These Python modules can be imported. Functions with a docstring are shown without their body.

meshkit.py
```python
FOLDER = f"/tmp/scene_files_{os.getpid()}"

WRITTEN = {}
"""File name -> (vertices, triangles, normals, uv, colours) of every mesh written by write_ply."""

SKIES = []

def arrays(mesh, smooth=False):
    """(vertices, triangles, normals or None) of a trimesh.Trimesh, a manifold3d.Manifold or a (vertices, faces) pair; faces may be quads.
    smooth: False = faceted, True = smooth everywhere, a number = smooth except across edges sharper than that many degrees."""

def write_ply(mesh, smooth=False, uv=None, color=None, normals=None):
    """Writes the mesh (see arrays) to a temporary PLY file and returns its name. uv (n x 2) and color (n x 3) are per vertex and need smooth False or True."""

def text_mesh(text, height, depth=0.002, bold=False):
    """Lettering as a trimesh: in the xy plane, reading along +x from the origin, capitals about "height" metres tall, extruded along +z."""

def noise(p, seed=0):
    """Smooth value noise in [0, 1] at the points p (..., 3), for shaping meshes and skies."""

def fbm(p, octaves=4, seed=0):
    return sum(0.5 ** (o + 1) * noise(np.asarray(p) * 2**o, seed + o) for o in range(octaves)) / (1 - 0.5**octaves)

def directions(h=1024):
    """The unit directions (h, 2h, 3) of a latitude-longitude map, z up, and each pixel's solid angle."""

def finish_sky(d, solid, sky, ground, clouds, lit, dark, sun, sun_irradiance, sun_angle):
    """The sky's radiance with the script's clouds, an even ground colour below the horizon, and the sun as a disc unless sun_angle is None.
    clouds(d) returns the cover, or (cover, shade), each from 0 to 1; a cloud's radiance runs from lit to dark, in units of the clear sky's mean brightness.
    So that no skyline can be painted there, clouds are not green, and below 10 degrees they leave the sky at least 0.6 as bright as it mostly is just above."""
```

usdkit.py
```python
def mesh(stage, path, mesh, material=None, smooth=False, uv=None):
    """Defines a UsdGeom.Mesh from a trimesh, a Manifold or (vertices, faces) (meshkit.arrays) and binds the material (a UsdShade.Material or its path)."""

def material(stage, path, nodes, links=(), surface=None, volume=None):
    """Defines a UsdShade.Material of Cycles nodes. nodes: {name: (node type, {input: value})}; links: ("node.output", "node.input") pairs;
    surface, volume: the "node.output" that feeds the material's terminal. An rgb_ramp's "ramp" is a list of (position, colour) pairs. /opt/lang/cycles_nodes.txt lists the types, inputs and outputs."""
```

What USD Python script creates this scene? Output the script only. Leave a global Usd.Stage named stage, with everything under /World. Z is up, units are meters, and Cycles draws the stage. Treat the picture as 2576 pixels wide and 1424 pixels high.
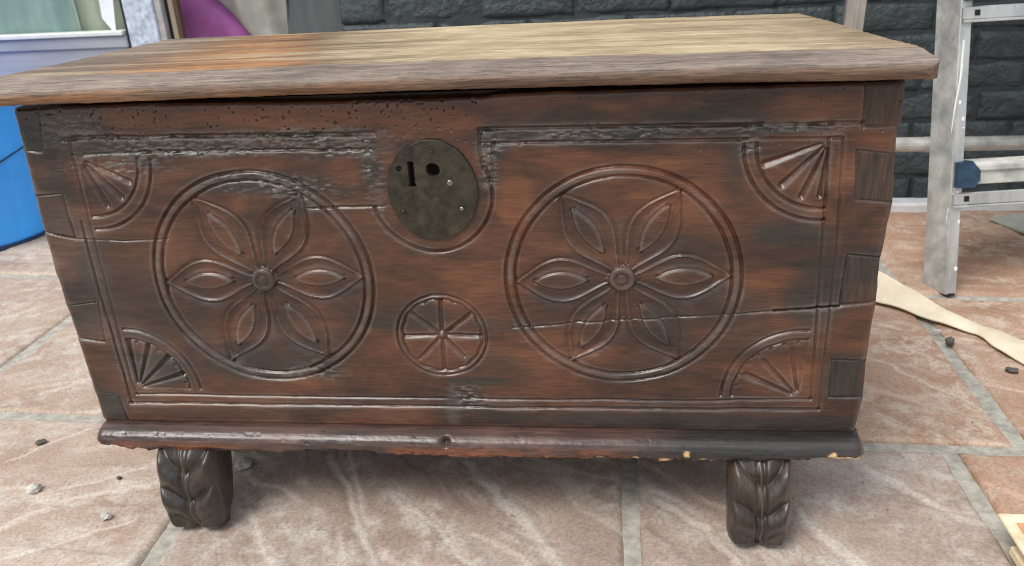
import math, numpy as np, trimesh, usdkit, meshkit
from pxr import Usd, UsdGeom, UsdLux, UsdShade, Gf, Sdf, Vt
from meshkit import fbm, noise

stage = Usd.Stage.CreateInMemory()
UsdGeom.SetStageUpAxis(stage, UsdGeom.Tokens.z)
UsdGeom.SetStageMetersPerUnit(stage, 1.0)
UsdGeom.Xform.Define(stage, '/World'); UsdGeom.Scope.Define(stage, '/World/Looks')
V3 = Sdf.ValueTypeNames.Float3Array

# ------------------------------------------------------------------ camera, sky, sun, exposure
G = -0.14                                     # level of the floor; z = 0 is the lower edge of the chest's front board
CAM = np.array([0.6290, -0.8161, 0.5427])
RT = np.array([0.99287, 0.10712, -0.05114]); UP = np.array([0.00380, 0.40184, 0.91570]); FW = np.array([-0.11864, 0.90937, -0.39857])
cam = UsdGeom.Camera.Define(stage, '/World/camera')
m4 = Gf.Matrix4d(*[*map(float, RT), 0, *map(float, UP), 0, *map(float, -FW), 0, *map(float, CAM), 1])
cam.AddTransformOp().Set(m4)
cam.CreateHorizontalApertureAttr(36.0); cam.CreateVerticalApertureAttr(36.0 * 566 / 1024)
cam.CreateFocalLengthAttr(36.0 * 2090.65 / 2576); cam.CreateClippingRangeAttr(Gf.Vec2f(0.01, 200))
cam.CreateFStopAttr(11.0); cam.CreateFocusDistanceAttr(0.93)
cam.CreateExposureAttr(0.0)
EXPOSURE = 0.84
cam.GetExposureAttr().Set(EXPOSURE)
SUN = np.array([-0.50, -0.62, 1.05]); SUN /= np.linalg.norm(SUN)
sun = UsdLux.DistantLight.Define(stage, '/World/sun')
sun.CreateIntensityAttr(0.40); sun.CreateAngleAttr(28.0); sun.CreateNormalizeAttr(True) if hasattr(sun, 'CreateNormalizeAttr') else sun.GetPrim().CreateAttribute('inputs:normalize', Sdf.ValueTypeNames.Bool).Set(True)
sun.CreateColorAttr(Gf.Vec3f(1.0, 0.95, 0.87))
zax = SUN; xax = np.cross([0, 0, 1.0], zax); xax /= np.linalg.norm(xax); yax = np.cross(zax, xax)
sun.AddTransformOp().Set(Gf.Matrix4d(*[*map(float, xax), 0, *map(float, yax), 0, *map(float, zax), 0, 0, 0, 5, 1]))
dome = UsdLux.DomeLight.Define(stage, '/World/sky'); dome.CreateIntensityAttr(1.0)
skym = usdkit.material(stage, '/World/Looks/sky_overcast', {
    's': ('sky_texture', {'sky_type': 'single_scattering', 'sun_disc': False, 'sun_elevation': float(math.asin(SUN[2])), 'sun_rotation': float(math.atan2(SUN[0], SUN[1]))}),
    'tc': ('texture_coordinate', {}), 'n': ('noise_texture', {'scale': 2.2, 'detail': 5.0, 'roughness': 0.55}),
    'r': ('map_range', {'from_min': 0.32, 'from_max': 0.62, 'to_min': 0.55, 'to_max': 0.97, 'clamp': True}),
    'sz': ('separate_xyz', {}), 'el': ('map_range', {'from_min': 0.0, 'from_max': 1.0, 'to_min': 0.45, 'to_max': 1.5, 'clamp': True}), 'cl': ('mix_color', {'blend_type': 'multiply', 'fac': 1.0, 'a': (6.6, 6.9, 7.2), 'use_clamp': False}),
    'c': ('mix_color', {'use_clamp': False}), 'bg': ('background_shader', {'strength': 0.086})},
    [('tc.generated', 'n.vector'), ('n.fac', 'r.value'), ('r.result', 'c.fac'), ('s.color', 'c.a'), ('tc.generated', 'sz.vector'), ('sz.z', 'el.value'), ('el.result', 'cl.b'), ('cl.result', 'c.b'), ('c.result', 'bg.color')], surface='bg.background')
UsdShade.MaterialBindingAPI.Apply(dome.GetPrim()).Bind(skym)
dome.GetPrim().SetCustomDataByKey('kind', 'structure'); dome.GetPrim().SetCustomDataByKey('label', 'bright overcast sky above the courtyard')

# ------------------------------------------------------------------ helpers
used = {}
def path_for(name, parent=None):
    base = (parent or '/World') + '/' + name
    n = used.get(base, 0); used[base] = n + 1
    return base if n == 0 else f'{base}_{n:03d}'
def tag(prim, label=None, cat=None, group=None, kind=None):
    for k, v in (('label', label), ('category', cat), ('group', group), ('kind', kind)):
        if v: prim.SetCustomDataByKey(k, v)
def thing(name, label, cat=None, loc=(0, 0, 0), group=None, kind=None):
    x = UsdGeom.Xform.Define(stage, path_for(name)); x.AddTranslateOp().Set(Gf.Vec3d(*map(float, loc)))
    tag(x.GetPrim(), label, cat, group, kind); x.loc = np.array(loc, float); return x
def mesh(name, m, mat, parent=None, smooth=False, normals=None, tone=None, label=None):
    """parent: a thing (its loc is taken off the points) or (path, loc)"""
    if parent is None: pp, loc = None, np.zeros(3)
    elif isinstance(parent, tuple): pp, loc = parent
    else: pp, loc = str(parent.GetPath()), parent.loc
    p = path_for(name, pp)
    if normals is not None or tone is not None:
        v, f = m
        v = np.asarray(v, float); f = np.asarray(f)
        if f.shape[1] == 4: f = np.vstack([f[:, [0, 1, 2]], f[:, [0, 2, 3]]])
        M = UsdGeom.Mesh.Define(stage, p)
        M.CreatePointsAttr(Vt.Vec3fArray.FromNumpy((v - loc).astype(np.float32)))
        M.CreateFaceVertexCountsAttr(Vt.IntArray.FromNumpy(np.full(len(f), 3, np.int32)))
        M.CreateFaceVertexIndicesAttr(Vt.IntArray.FromNumpy(f.astype(np.int32).ravel()))
        M.CreateSubdivisionSchemeAttr('none')
        if normals is None and smooth: normals = vnorm(v, f)
        if normals is not None:
            M.CreateNormalsAttr(Vt.Vec3fArray.FromNumpy(np.asarray(normals, np.float32))); M.SetNormalsInterpolation('vertex')
        if tone is not None:
            UsdGeom.PrimvarsAPI(M).CreatePrimvar('tone', V3, 'vertex').Set(Vt.Vec3fArray.FromNumpy(np.asarray(tone, np.float32)))
        UsdShade.MaterialBindingAPI.Apply(M.GetPrim()).Bind(mat)
    else:
        v, f, _ = meshkit.arrays(m)
        M = usdkit.mesh(stage, p, trimesh.Trimesh(v - loc, f, process=False), mat, smooth=smooth)
    M.loc = loc
    if label: M.GetPrim().SetCustomDataByKey('label', label)
    return M
def sub(M): return (str(M.GetPath()), M.loc)
def vnorm(v, f):
    n = np.zeros_like(v); c = np.cross(v[f[:, 1]] - v[f[:, 0]], v[f[:, 2]] - v[f[:, 0]])
    for k in range(3): np.add.at(n, f[:, k], c)
    return n / np.maximum(np.linalg.norm(n, axis=1, keepdims=True), 1e-12)
def grid_faces(nx, ny, flip=False):
    i, j = np.meshgrid(np.arange(nx - 1), np.arange(ny - 1), indexing='ij'); a = i * ny + j
    q = np.stack([a, a + ny, a + ny + 1, a + 1], -1).reshape(-1, 4)
    if flip: q = q[:, ::-1]
    return np.vstack([q[:, [0, 1, 2]], q[:, [0, 2, 3]]])
def submesh(v, f, *att):
    u, inv = np.unique(f, return_inverse=True); return (v[u], inv.reshape(f.shape), *[a[u] for a in att])
def box(x0, x1, y0, y1, z0, z1, bevel=0.0):
    if bevel <= 0: return trimesh.creation.box(bounds=[[x0, y0, z0], [x1, y1, z1]])
    pts = []
    for sx in (0, 1):
        for sy in (0, 1):
            for sz in (0, 1):
                c = np.array([(x0, x1)[sx], (y0, y1)[sy], (z0, z1)[sz]]); s = np.array([1 - 2 * sx, 1 - 2 * sy, 1 - 2 * sz]) * bevel
                for k in range(3):
                    o = s.copy(); o[k] = 0; pts.append(c + o)
    return trimesh.convex.convex_hull(np.array(pts))
def orient(m, origin, ax, ay, az):
    T = np.eye(4); T[:3, 0], T[:3, 1], T[:3, 2], T[:3, 3] = ax, ay, az, origin
    m = m.copy(); m.apply_transform(T); return m
def tube(pts, r, n=10):
    p = np.asarray(pts, float); t = np.gradient(p, axis=0); t /= np.linalg.norm(t, axis=1, keepdims=True)
    ref = np.where(np.abs(t[:, 2:]) < 0.9, [0, 0, 1.0], [1.0, 0, 0]); a = np.cross(t, ref); a /= np.linalg.norm(a, axis=1, keepdims=True); b = np.cross(t, a)
    an = np.arange(n) * 2 * np.pi / n
    v = (p[:, None] + np.broadcast_to(r, (len(p),))[:, None, None] * (np.cos(an)[None, :, None] * a[:, None] + np.sin(an)[None, :, None] * b[:, None])).reshape(-1, 3)
    i, j = np.meshgrid(np.arange(len(p) - 1), np.arange(n), indexing='ij')
    q = np.stack([i * n + j, i * n + (j + 1) % n, (i + 1) * n + (j + 1) % n, (i + 1) * n + j], -1).reshape(-1, 4)
    f = np.vstack([q[:, [0, 1, 2]], q[:, [0, 2, 3]]])
    c0, c1 = len(v), len(v) + 1; v = np.vstack([v, p[0], p[-1]]); k = np.arange(n)
    f = np.vstack([f, np.stack([np.full(n, c0), (k + 1) % n, k], 1), np.stack([np.full(n, c1), len(v) - 2 - n + k, len(v) - 2 - n + (k + 1) % n], 1)])
    m = trimesh.Trimesh(v, f, process=False); m.fix_normals(); return m
def ss(x, a, b): t = np.clip((x - a) / (b - a), 0, 1); return t * t * (3 - 2 * t)
def n3(x, y, s, z=0.0, o=4, seed=0): return fbm(np.stack([np.asarray(x) * s[0], np.asarray(y) * s[1], np.zeros_like(x) + z], -1), o, seed)
def look(name, nodes, links, surface='p.BSDF'): return usdkit.material(stage, '/World/Looks/' + name, nodes, links, surface=surface)
def mixc(a, b, f): return np.asarray(a) * (1 - f) + np.asarray(b) * f

# ------------------------------------------------------------------ materials
def wood_look(name, ramp, stretch=(3, 3, 55), tones=(), rough=(0.3, 0.5), bump=0.25, along='x', pores=0.4, fine=300, coat=0.0, blend=0.42, broad=(7, 7, 7)):
    """grained wood; tones: up to three (colour dark, colour light, strength) driven by the mesh's own colour map 'tone'."""
    sc = {'x': (stretch[0], stretch[2], stretch[2]), 'y': (stretch[2], stretch[0], stretch[2]), 'z': (stretch[2], stretch[2], stretch[0])}[along]
    fs = {'x': (fine * .05, fine, fine), 'y': (fine, fine * .05, fine), 'z': (fine, fine, fine * .05)}[along]
    N = {'tc': ('texture_coordinate', {}), 'mp': ('mapping', {'scale': sc}), 'mf': ('mapping', {'scale': fs}),
         'n1': ('noise_texture', {'scale': 1.0, 'detail': 6.0, 'roughness': 0.62, 'distortion': 0.6}),
         'n2': ('noise_texture', {'scale': 1.0, 'detail': 3.0, 'roughness': 0.6}),
         'n3': ('noise_texture', {'scale': 1.0, 'detail': 6.0, 'roughness': 0.6, 'distortion': 0.8}),
         'mb': ('mapping', {'scale': broad}), 'mx': ('mix_float', {'fac': blend}), 'r': ('rgb_ramp', {'ramp': ramp}),
         'pr': ('rgb_ramp', {'ramp': [(0.0, (0.30, 0.28, 0.28)), (0.38, (0.50, 0.47, 0.45)), (0.49, (1, 1, 1)), (0.62, (1.10, 1.08, 1.05)), (0.75, (1.45, 1.40, 1.32))]}),
         'mul': ('mix_color', {'blend_type': 'multiply', 'fac': pores, 'use_clamp': False}),
         'rr': ('map_range', {'from_min': 0.3, 'from_max': 0.7, 'to_min': rough[0], 'to_max': rough[1], 'clamp': True}),
         'b': ('bump', {'strength': bump, 'distance': 0.0012}), 'bm': ('mix_float', {'fac': 0.6}), 'p': ('principled_bsdf', {'specular_ior_level': 0.5, 'coat_weight': coat, 'coat_roughness': 0.24})}
    L = [('tc.object', 'mp.vector'), ('tc.object', 'mf.vector'), ('mp.mapping' if False else 'mp.vector', 'n1.vector'), ('mf.vector', 'n2.vector'), ('tc.object', 'mb.vector'), ('mb.vector', 'n3.vector'),
         ('n1.fac', 'mx.a'), ('n3.fac', 'mx.b'), ('mx.result', 'r.fac'), ('r.color', 'mul.a'), ('n2.fac', 'pr.fac'), ('pr.color', 'mul.b'),
         ('n3.fac', 'rr.value'), ('rr.result', 'p.roughness'), ('n1.fac', 'bm.a'), ('n2.fac', 'bm.b'), ('bm.result', 'b.height'), ('b.normal', 'p.normal')]
    last = 'mul.result'
    if tones:
        N['at'] = ('attribute', {'attribute': 'tone'}); N['sx'] = ('separate_xyz', {}); L.append(('at.vector', 'sx.vector'))
        for k, (c0, c1) in enumerate(tones):
            N[f'tr{k}'] = ('rgb_ramp', {'ramp': [(0.34, c0), (0.62, c1)]}); N[f'tm{k}'] = ('mix_color', {'use_clamp': False}); N[f'tg{k}'] = ('mix_color', {'blend_type': 'multiply', 'fac': pores, 'use_clamp': False})
            L += [('mx.result', f'tr{k}.fac'), (f'tr{k}.color', f'tg{k}.a'), ('pr.color', f'tg{k}.b'), (f'tg{k}.result', f'tm{k}.b'), (last, f'tm{k}.a'), ('sx.' + 'xyz'[k], f'tm{k}.fac')]
            last = f'tm{k}.result'
    if tones:
        N['dry'] = ('math', {'math_type': 'multiply_add', 'value2': 0.32, 'use_clamp': True}); L.remove(('rr.result', 'p.roughness'))
        L += [('sx.z', 'dry.value1'), ('rr.result', 'dry.value3'), ('dry.value', 'p.roughness')]
    L.append((last, 'p.base_color'))
    return look(name, N, L)
def plain(name, col, rough=0.5, metallic=0.0, var=0.25, scale=20.0, bump=0.1, bscale=60.0, bdist=0.002, spec=0.5, col2=None, stretch=(1, 1, 1), detail=5.0, sharp=(0.35, 0.65)):
    c2 = col2 or tuple(min(1.0, c * (1 + var)) for c in col); c1 = col if col2 else tuple(c * (1 - var) for c in col)
    return look(name, {'tc': ('texture_coordinate', {}), 'mp': ('mapping', {'scale': stretch}), 'n': ('noise_texture', {'scale': scale, 'detail': detail, 'roughness': 0.6}), 'nb': ('noise_texture', {'scale': bscale, 'detail': 4.0}),
        'r': ('rgb_ramp', {'ramp': [(sharp[0], c1), (sharp[1], c2)]}), 'b': ('bump', {'strength': bump, 'distance': bdist}),
        'rr': ('map_range', {'from_min': 0.3, 'from_max': 0.7, 'to_min': max(rough - .1, .03), 'to_max': rough + .1, 'clamp': True}),
        'p': ('principled_bsdf', {'metallic': metallic, 'specular_ior_level': spec})},
        [('tc.object', 'mp.vector'), ('mp.vector', 'n.vector'), ('tc.object', 'nb.vector'), ('n.fac', 'r.fac'), ('r.color', 'p.base_color'), ('nb.fac', 'b.height'), ('b.normal', 'p.normal'), ('n.fac', 'rr.value'), ('rr.result', 'p.roughness')])

W_FRONT = wood_look('carved_front_wood', [(0.34, (0.016, 0.008, 0.006)), (0.44, (0.047, 0.020, 0.012)), (0.54, (0.090, 0.034, 0.018)), (0.68, (0.165, 0.066, 0.030))], stretch=(24, 24, 170), fine=900, blend=0.72, broad=(6, 6, 15),
    tones=[((0.011, 0.010, 0.009), (0.040, 0.031, 0.026)), ((0.075, 0.026, 0.014), (0.215, 0.080, 0.034)), ((0.055, 0.044, 0.040), (0.19, 0.155, 0.135))], rough=(0.25, 0.40), bump=0.25, pores=0.58, coat=0.3)
W_END = wood_look('dovetail_end_grain', [(0.3, (0.020, 0.013, 0.010)), (0.5, (0.052, 0.032, 0.022)), (0.7, (0.105, 0.062, 0.040))], stretch=(20, 20, 160), fine=600, along='z', rough=(0.32, 0.5), bump=0.6, pores=.6, tones=[((0.012, 0.011, 0.010), (0.04, 0.034, 0.030)), ((0.07, 0.030, 0.017), (0.15, 0.065, 0.032)), ((0.04, 0.036, 0.034), (0.13, 0.115, 0.105))])
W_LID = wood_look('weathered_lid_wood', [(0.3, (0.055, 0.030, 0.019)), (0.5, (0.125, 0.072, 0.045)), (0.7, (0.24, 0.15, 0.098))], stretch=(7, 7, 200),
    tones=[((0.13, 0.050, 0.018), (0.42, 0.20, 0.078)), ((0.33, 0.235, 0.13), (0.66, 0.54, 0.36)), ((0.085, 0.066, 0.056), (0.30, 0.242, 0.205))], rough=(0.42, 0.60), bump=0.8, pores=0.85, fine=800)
W_BASE = wood_look('base_moulding_wood', [(0.3, (0.026, 0.016, 0.013)), (0.5, (0.068, 0.038, 0.031)), (0.7, (0.15, 0.080, 0.062))], stretch=(12, 12, 120),
    tones=[((0.012, 0.012, 0.012), (0.035, 0.032, 0.03)), ((0.15, 0.045, 0.020), (0.30, 0.10, 0.045)), ((0.50, 0.27, 0.10), (0.85, 0.60, 0.33))], rough=(0.24, 0.40), bump=0.3, pores=.6, fine=600, coat=0.15)
W_FOOT = wood_look('waxed_black_foot_wood', [(0.3, (0.012, 0.010, 0.008)), (0.5, (0.032, 0.024, 0.019)), (0.7, (0.085, 0.058, 0.041))], stretch=(14, 14, 60), pores=.5, fine=500, along='z',
    tones=[((0.16, 0.08, 0.03), (0.34, 0.18, 0.07)), ((0.2, 0.18, 0.13), (0.3, 0.27, 0.2))], rough=(0.28, 0.42), bump=0.35, coat=0.15)
W_SIDE = wood_look('chest_side_wood', [(0.3, (0.03, 0.016, 0.010)), (0.5, (0.085, 0.036, 0.018)), (0.7, (0.16, 0.07, 0.03))], along='y', rough=(0.3, 0.5))
M_PLATE = plain('patinated_lock_plate', (0.030, 0.026, 0.019), rough=0.36, metallic=0.5, scale=70.0, bump=0.6, bscale=120.0, col2=(0.072, 0.060, 0.042))
M_NAIL = plain('worn_nail_metal', (0.25, 0.24, 0.2), rough=0.28, metallic=0.9, scale=60)
M_HOLE = plain('painted_hole_shade', (0.006, 0.006, 0.006), rough=0.9, var=0.1)  # shade inside the holes, put into a near-black colour
M_ALU = plain('scuffed_aluminium', (0.47, 0.47, 0.46), rough=0.38, metallic=0.75, scale=26.0, col2=(0.66, 0.66, 0.64), bump=0.12, bscale=200, stretch=(1, 1, 0.2))
M_ALUW = plain('paint_splashed_aluminium', (0.36, 0.365, 0.36), rough=0.45, metallic=0.35, scale=30.0, col2=(0.60, 0.595, 0.55), bump=0.25, bscale=160)
M_PAINTDROP = plain('white_paint_drops', (0.78, 0.79, 0.8), rough=0.4, var=0.05)
M_TREAD = plain('dusty_ladder_tread', (0.44, 0.43, 0.40), rough=0.6, scale=40.0, col2=(0.68, 0.67, 0.62), bump=0.3, bscale=180)
M_BLUECAP = plain('navy_plastic', (0.010, 0.030, 0.062), rough=0.5, scale=50.0, col2=(0.020, 0.060, 0.110))
M_RUBBER = plain('black_rubber', (0.012, 0.012, 0.012), rough=0.6)
M_TUB = plain('bright_blue_plastic', (0.045, 0.35, 0.95), rough=0.33, var=0.1, scale=7.0, bump=0.04, bscale=30)
M_WALL = plain('black_masonry_paint', (0.030, 0.038, 0.042), rough=0.62, scale=16.0, col2=(0.052, 0.066, 0.072), bump=1.0, bscale=60.0, bdist=0.009)
M_MORTAR = plain('painted_mortar', (0.026, 0.034, 0.038), rough=0.6, bump=0.7, bscale=60, bdist=0.005)
M_KERB = plain('white_painted_skirting', (0.70, 0.71, 0.72), rough=0.6, var=0.1, scale=18.0, bump=0.3)
M_FRAME = plain('grey_lilac_paint', (0.29, 0.30, 0.345), rough=0.5, scale=9.0, col2=(0.40, 0.41, 0.45), stretch=(0.4, 1, 3.0), bump=0.15, bscale=40)
M_POST = plain('mottled_pale_blue_paint', (0.34, 0.39, 0.48), rough=0.5, scale=70.0, col2=(0.62, 0.70, 0.80), bump=0.4, bscale=90)
M_POSTG = plain('grey_post_paint', (0.30, 0.30, 0.31), rough=0.5, scale=30.0, col2=(0.42, 0.41, 0.40))
M_BEAD = plain('white_glazing_bead', (0.72, 0.72, 0.70), rough=0.4, var=0.08, scale=40)
M_DARKWOOD = plain('dark_brown_jamb', (0.045, 0.026, 0.016), rough=0.45, scale=20.0, col2=(0.10, 0.05, 0.03), stretch=(4, 4, .4))
M_TANWOOD = plain('tan_jamb_strip', (0.22, 0.18, 0.13), rough=0.6, scale=20.0, col2=(0.33, 0.28, 0.2), stretch=(4, 4, .4))
M_SLATE = plain('dark_grey_panel', (0.075, 0.088, 0.092), rough=0.55, scale=8.0, col2=(0.13, 0.142, 0.142), stretch=(3, 1, .4))
M_PURPLE = plain('magenta_cloth', (0.50, 0.14, 0.42), rough=0.75, scale=11.0, col2=(0.66, 0.22, 0.58), bump=0.2, bscale=900, bdist=0.0005)
M_BEIGE = plain('beige_grey_cloth', (0.30, 0.30, 0.27), rough=0.85, scale=12.0, col2=(0.44, 0.43, 0.40), bump=0.2, bscale=700, bdist=0.0005)
M_CURT1 = plain('green_grey_curtain', (0.24, 0.34, 0.33), rough=0.85, scale=9.0, col2=(0.36, 0.46, 0.44), stretch=(2.5, 1, .6))
M_CURT2 = plain('olive_beige_curtain', (0.36, 0.38, 0.29), rough=0.85, scale=9.0, col2=(0.50, 0.51, 0.41), stretch=(3.5, 1, .5))
M_PAPER = plain('white_torn_sheet', (0.80, 0.84, 0.86), rough=0.7, var=0.05)
M_STRIP = plain('pale_wood_strip', (0.68, 0.57, 0.41), rough=0.6, scale=14.0, col2=(0.82, 0.73, 0.57), stretch=(1.2, 1.2, 1), bump=0.1)
M_BLOCK = plain('orange_offcut_wood', (0.55, 0.27, 0.12), rough=0.6, scale=10.0, col2=(0.78, 0.47, 0.27), stretch=(6, 1, 6))
M_BLOCKW = plain('pale_offcut_edge', (0.62, 0.50, 0.30), rough=0.7, scale=30.0, col2=(0.82, 0.74, 0.56))
M_PEB = plain('pale_pebble', (0.40, 0.38, 0.34), rough=0.7, scale=60.0, col2=(0.62, 0.60, 0.55), bump=0.4, bscale=200)
M_PEBD = plain('dark_crumb', (0.06, 0.05, 0.045), rough=0.8, scale=60.0, col2=(0.14, 0.12, 0.10), bump=0.5, bscale=200)
M_GROUT = plain('grey_grout', (0.29, 0.272, 0.235), rough=0.9, scale=70.0, col2=(0.47, 0.442, 0.385), bump=0.5, bscale=240)
M_CARD = plain('grey_card', (0.36, 0.36, 0.33), rough=0.8, var=.1)
M_IN = plain('dark_grey_room_wall', (0.10, 0.10, 0.10), rough=0.8)  # dark grey of the wall behind the doorway
GLASS = look('window_glass', {'lw': ('layer_weight', {'blend': 0.5}), 'pw': ('math', {'math_type': 'power', 'value2': 4.0}), 'f': ('math', {'math_type': 'multiply_add', 'value2': 0.6, 'value3': 0.035, 'use_clamp': True}), 't': ('transparent_bsdf', {'color': (0.93, 0.96, 0.95)}), 'g': ('glossy_bsdf', {'roughness': 0.03, 'color': (1, 1, 1)}), 'm': ('mix_closure', {})},
    [('lw.facing', 'pw.value1'), ('pw.value', 'f.value1'), ('f.value', 'm.fac'), ('t.BSDF', 'm.closure1'), ('g.BSDF', 'm.closure2')], surface='m.closure')
def tile_look(name, c0, c1, c2, white):
    return look(name, {'tc': ('texture_coordinate', {}), 'n1': ('noise_texture', {'scale': 6.0, 'detail': 6.0, 'roughness': 0.62, 'distortion': 1.2}), 'n2': ('noise_texture', {'scale': 230.0, 'detail': 3.0, 'roughness': 0.7}),
        'n3': ('noise_texture', {'scale': 34.0, 'detail': 5.0, 'roughness': 0.7}), 'r': ('rgb_ramp', {'ramp': [(0.32, c0), (0.5, c1), (0.68, c2)]}),
        'at': ('attribute', {'attribute': 'tone'}), 'sx': ('separate_xyz', {}), 'w': ('mix_color', {'b': tuple(min(.74, c * 1.18) for c in white)}), 'w2': ('mix_color', {'b': white}),
        'sp': ('rgb_ramp', {'ramp': [(0.30, (0.62, 0.60, 0.60)), (0.50, (0.98, 0.98, 0.98)), (0.70, (1.26, 1.26, 1.26))]}), 'mu': ('mix_color', {'blend_type': 'multiply', 'fac': 0.75, 'use_clamp': False}),
        'mr': ('map_range', {'from_min': 0.44, 'from_max': 0.62, 'to_min': 0.0, 'to_max': 0.8, 'clamp': True}), 'mr2': ('math', {'math_type': 'multiply', 'use_clamp': True}),
        'ad': ('mix_float', {'fac': 0.5}), 'b': ('bump', {'strength': 0.45, 'distance': 0.002}), 'p': ('principled_bsdf', {'roughness': 0.62, 'specular_ior_level': 0.35})},
        [('tc.object', 'n1.vector'), ('tc.object', 'n2.vector'), ('tc.object', 'n3.vector'), ('n1.fac', 'r.fac'), ('at.vector', 'sx.vector'), ('r.color', 'w.a'), ('sx.x', 'w.fac'),
         ('n3.fac', 'mr.value'), ('mr.result', 'mr2.value1'), ('sx.y', 'mr2.value2'), ('w.result', 'w2.a'), ('mr2.value', 'w2.fac'), ('w2.result', 'mu.a'), ('n2.fac', 'sp.fac'), ('sp.color', 'mu.b'), ('mu.result', 'p.base_color'),
         ('n3.fac', 'ad.a'), ('n2.fac', 'ad.b'), ('ad.result', 'b.height'), ('b.normal', 'p.normal')])
T_PINK = tile_look('riven_tile_pink', (0.35, 0.240, 0.183), (0.42, 0.308, 0.242), (0.48, 0.385, 0.315), (0.56, 0.50, 0.44))
T_ORANGE = tile_look('riven_tile_orange', (0.35, 0.21, 0.142), (0.42, 0.265, 0.188), (0.47, 0.335, 0.25), (0.58, 0.48, 0.39))
T_MAUVE = tile_look('riven_tile_mauve', (0.30, 0.222, 0.182), (0.365, 0.283, 0.237), (0.42, 0.345, 0.296), (0.52, 0.47, 0.42))

# ------------------------------------------------------------------ patio: grout bed and riven tiles laid in staggered rows
patio = thing('patio_floor', 'riven pinkish tiles with grey grout under the chest', kind='structure', loc=(0.45, 0.3, G))
gx, gy = np.linspace(-2.6, 3.6, 160), np.linspace(-1.7, 1.5, 90); X, Y = np.meshgrid(gx, gy, indexing='ij')
Z = G - 0.0055 + 0.003 * (n3(X, Y, (60, 60)) - .5)
mesh('grout', (np.stack([X, Y, Z], -1).reshape(-1, 3), grid_faces(160, 90)), M_GROUT, patio, smooth=True, normals=None, tone=np.zeros((X.size, 3)))
def yl(k, x): return [-0.93 - 0.02 * x, -0.36 - 0.03 * x, 0.218 - 0.031 * x, 0.755 - 0.063 * x, 1.32 - 0.05 * x][k]
ROWS = [(0, [-1.55, -0.98, -0.42, 0.16, 0.72, 1.28, 1.85]), (1, [-1.62, -1.06, -0.50, 0.073, 0.653, 1.082, 1.66, 2.2]),
        (2, [-1.60, -1.03, -0.452, 0.10, 0.66, 1.181, 1.74, 2.3]), (3, [-1.72, -1.15, -0.585, 0.0, 0.58, 1.179, 1.75, 2.3])]
rng = np.random.default_rng(5)
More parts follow.
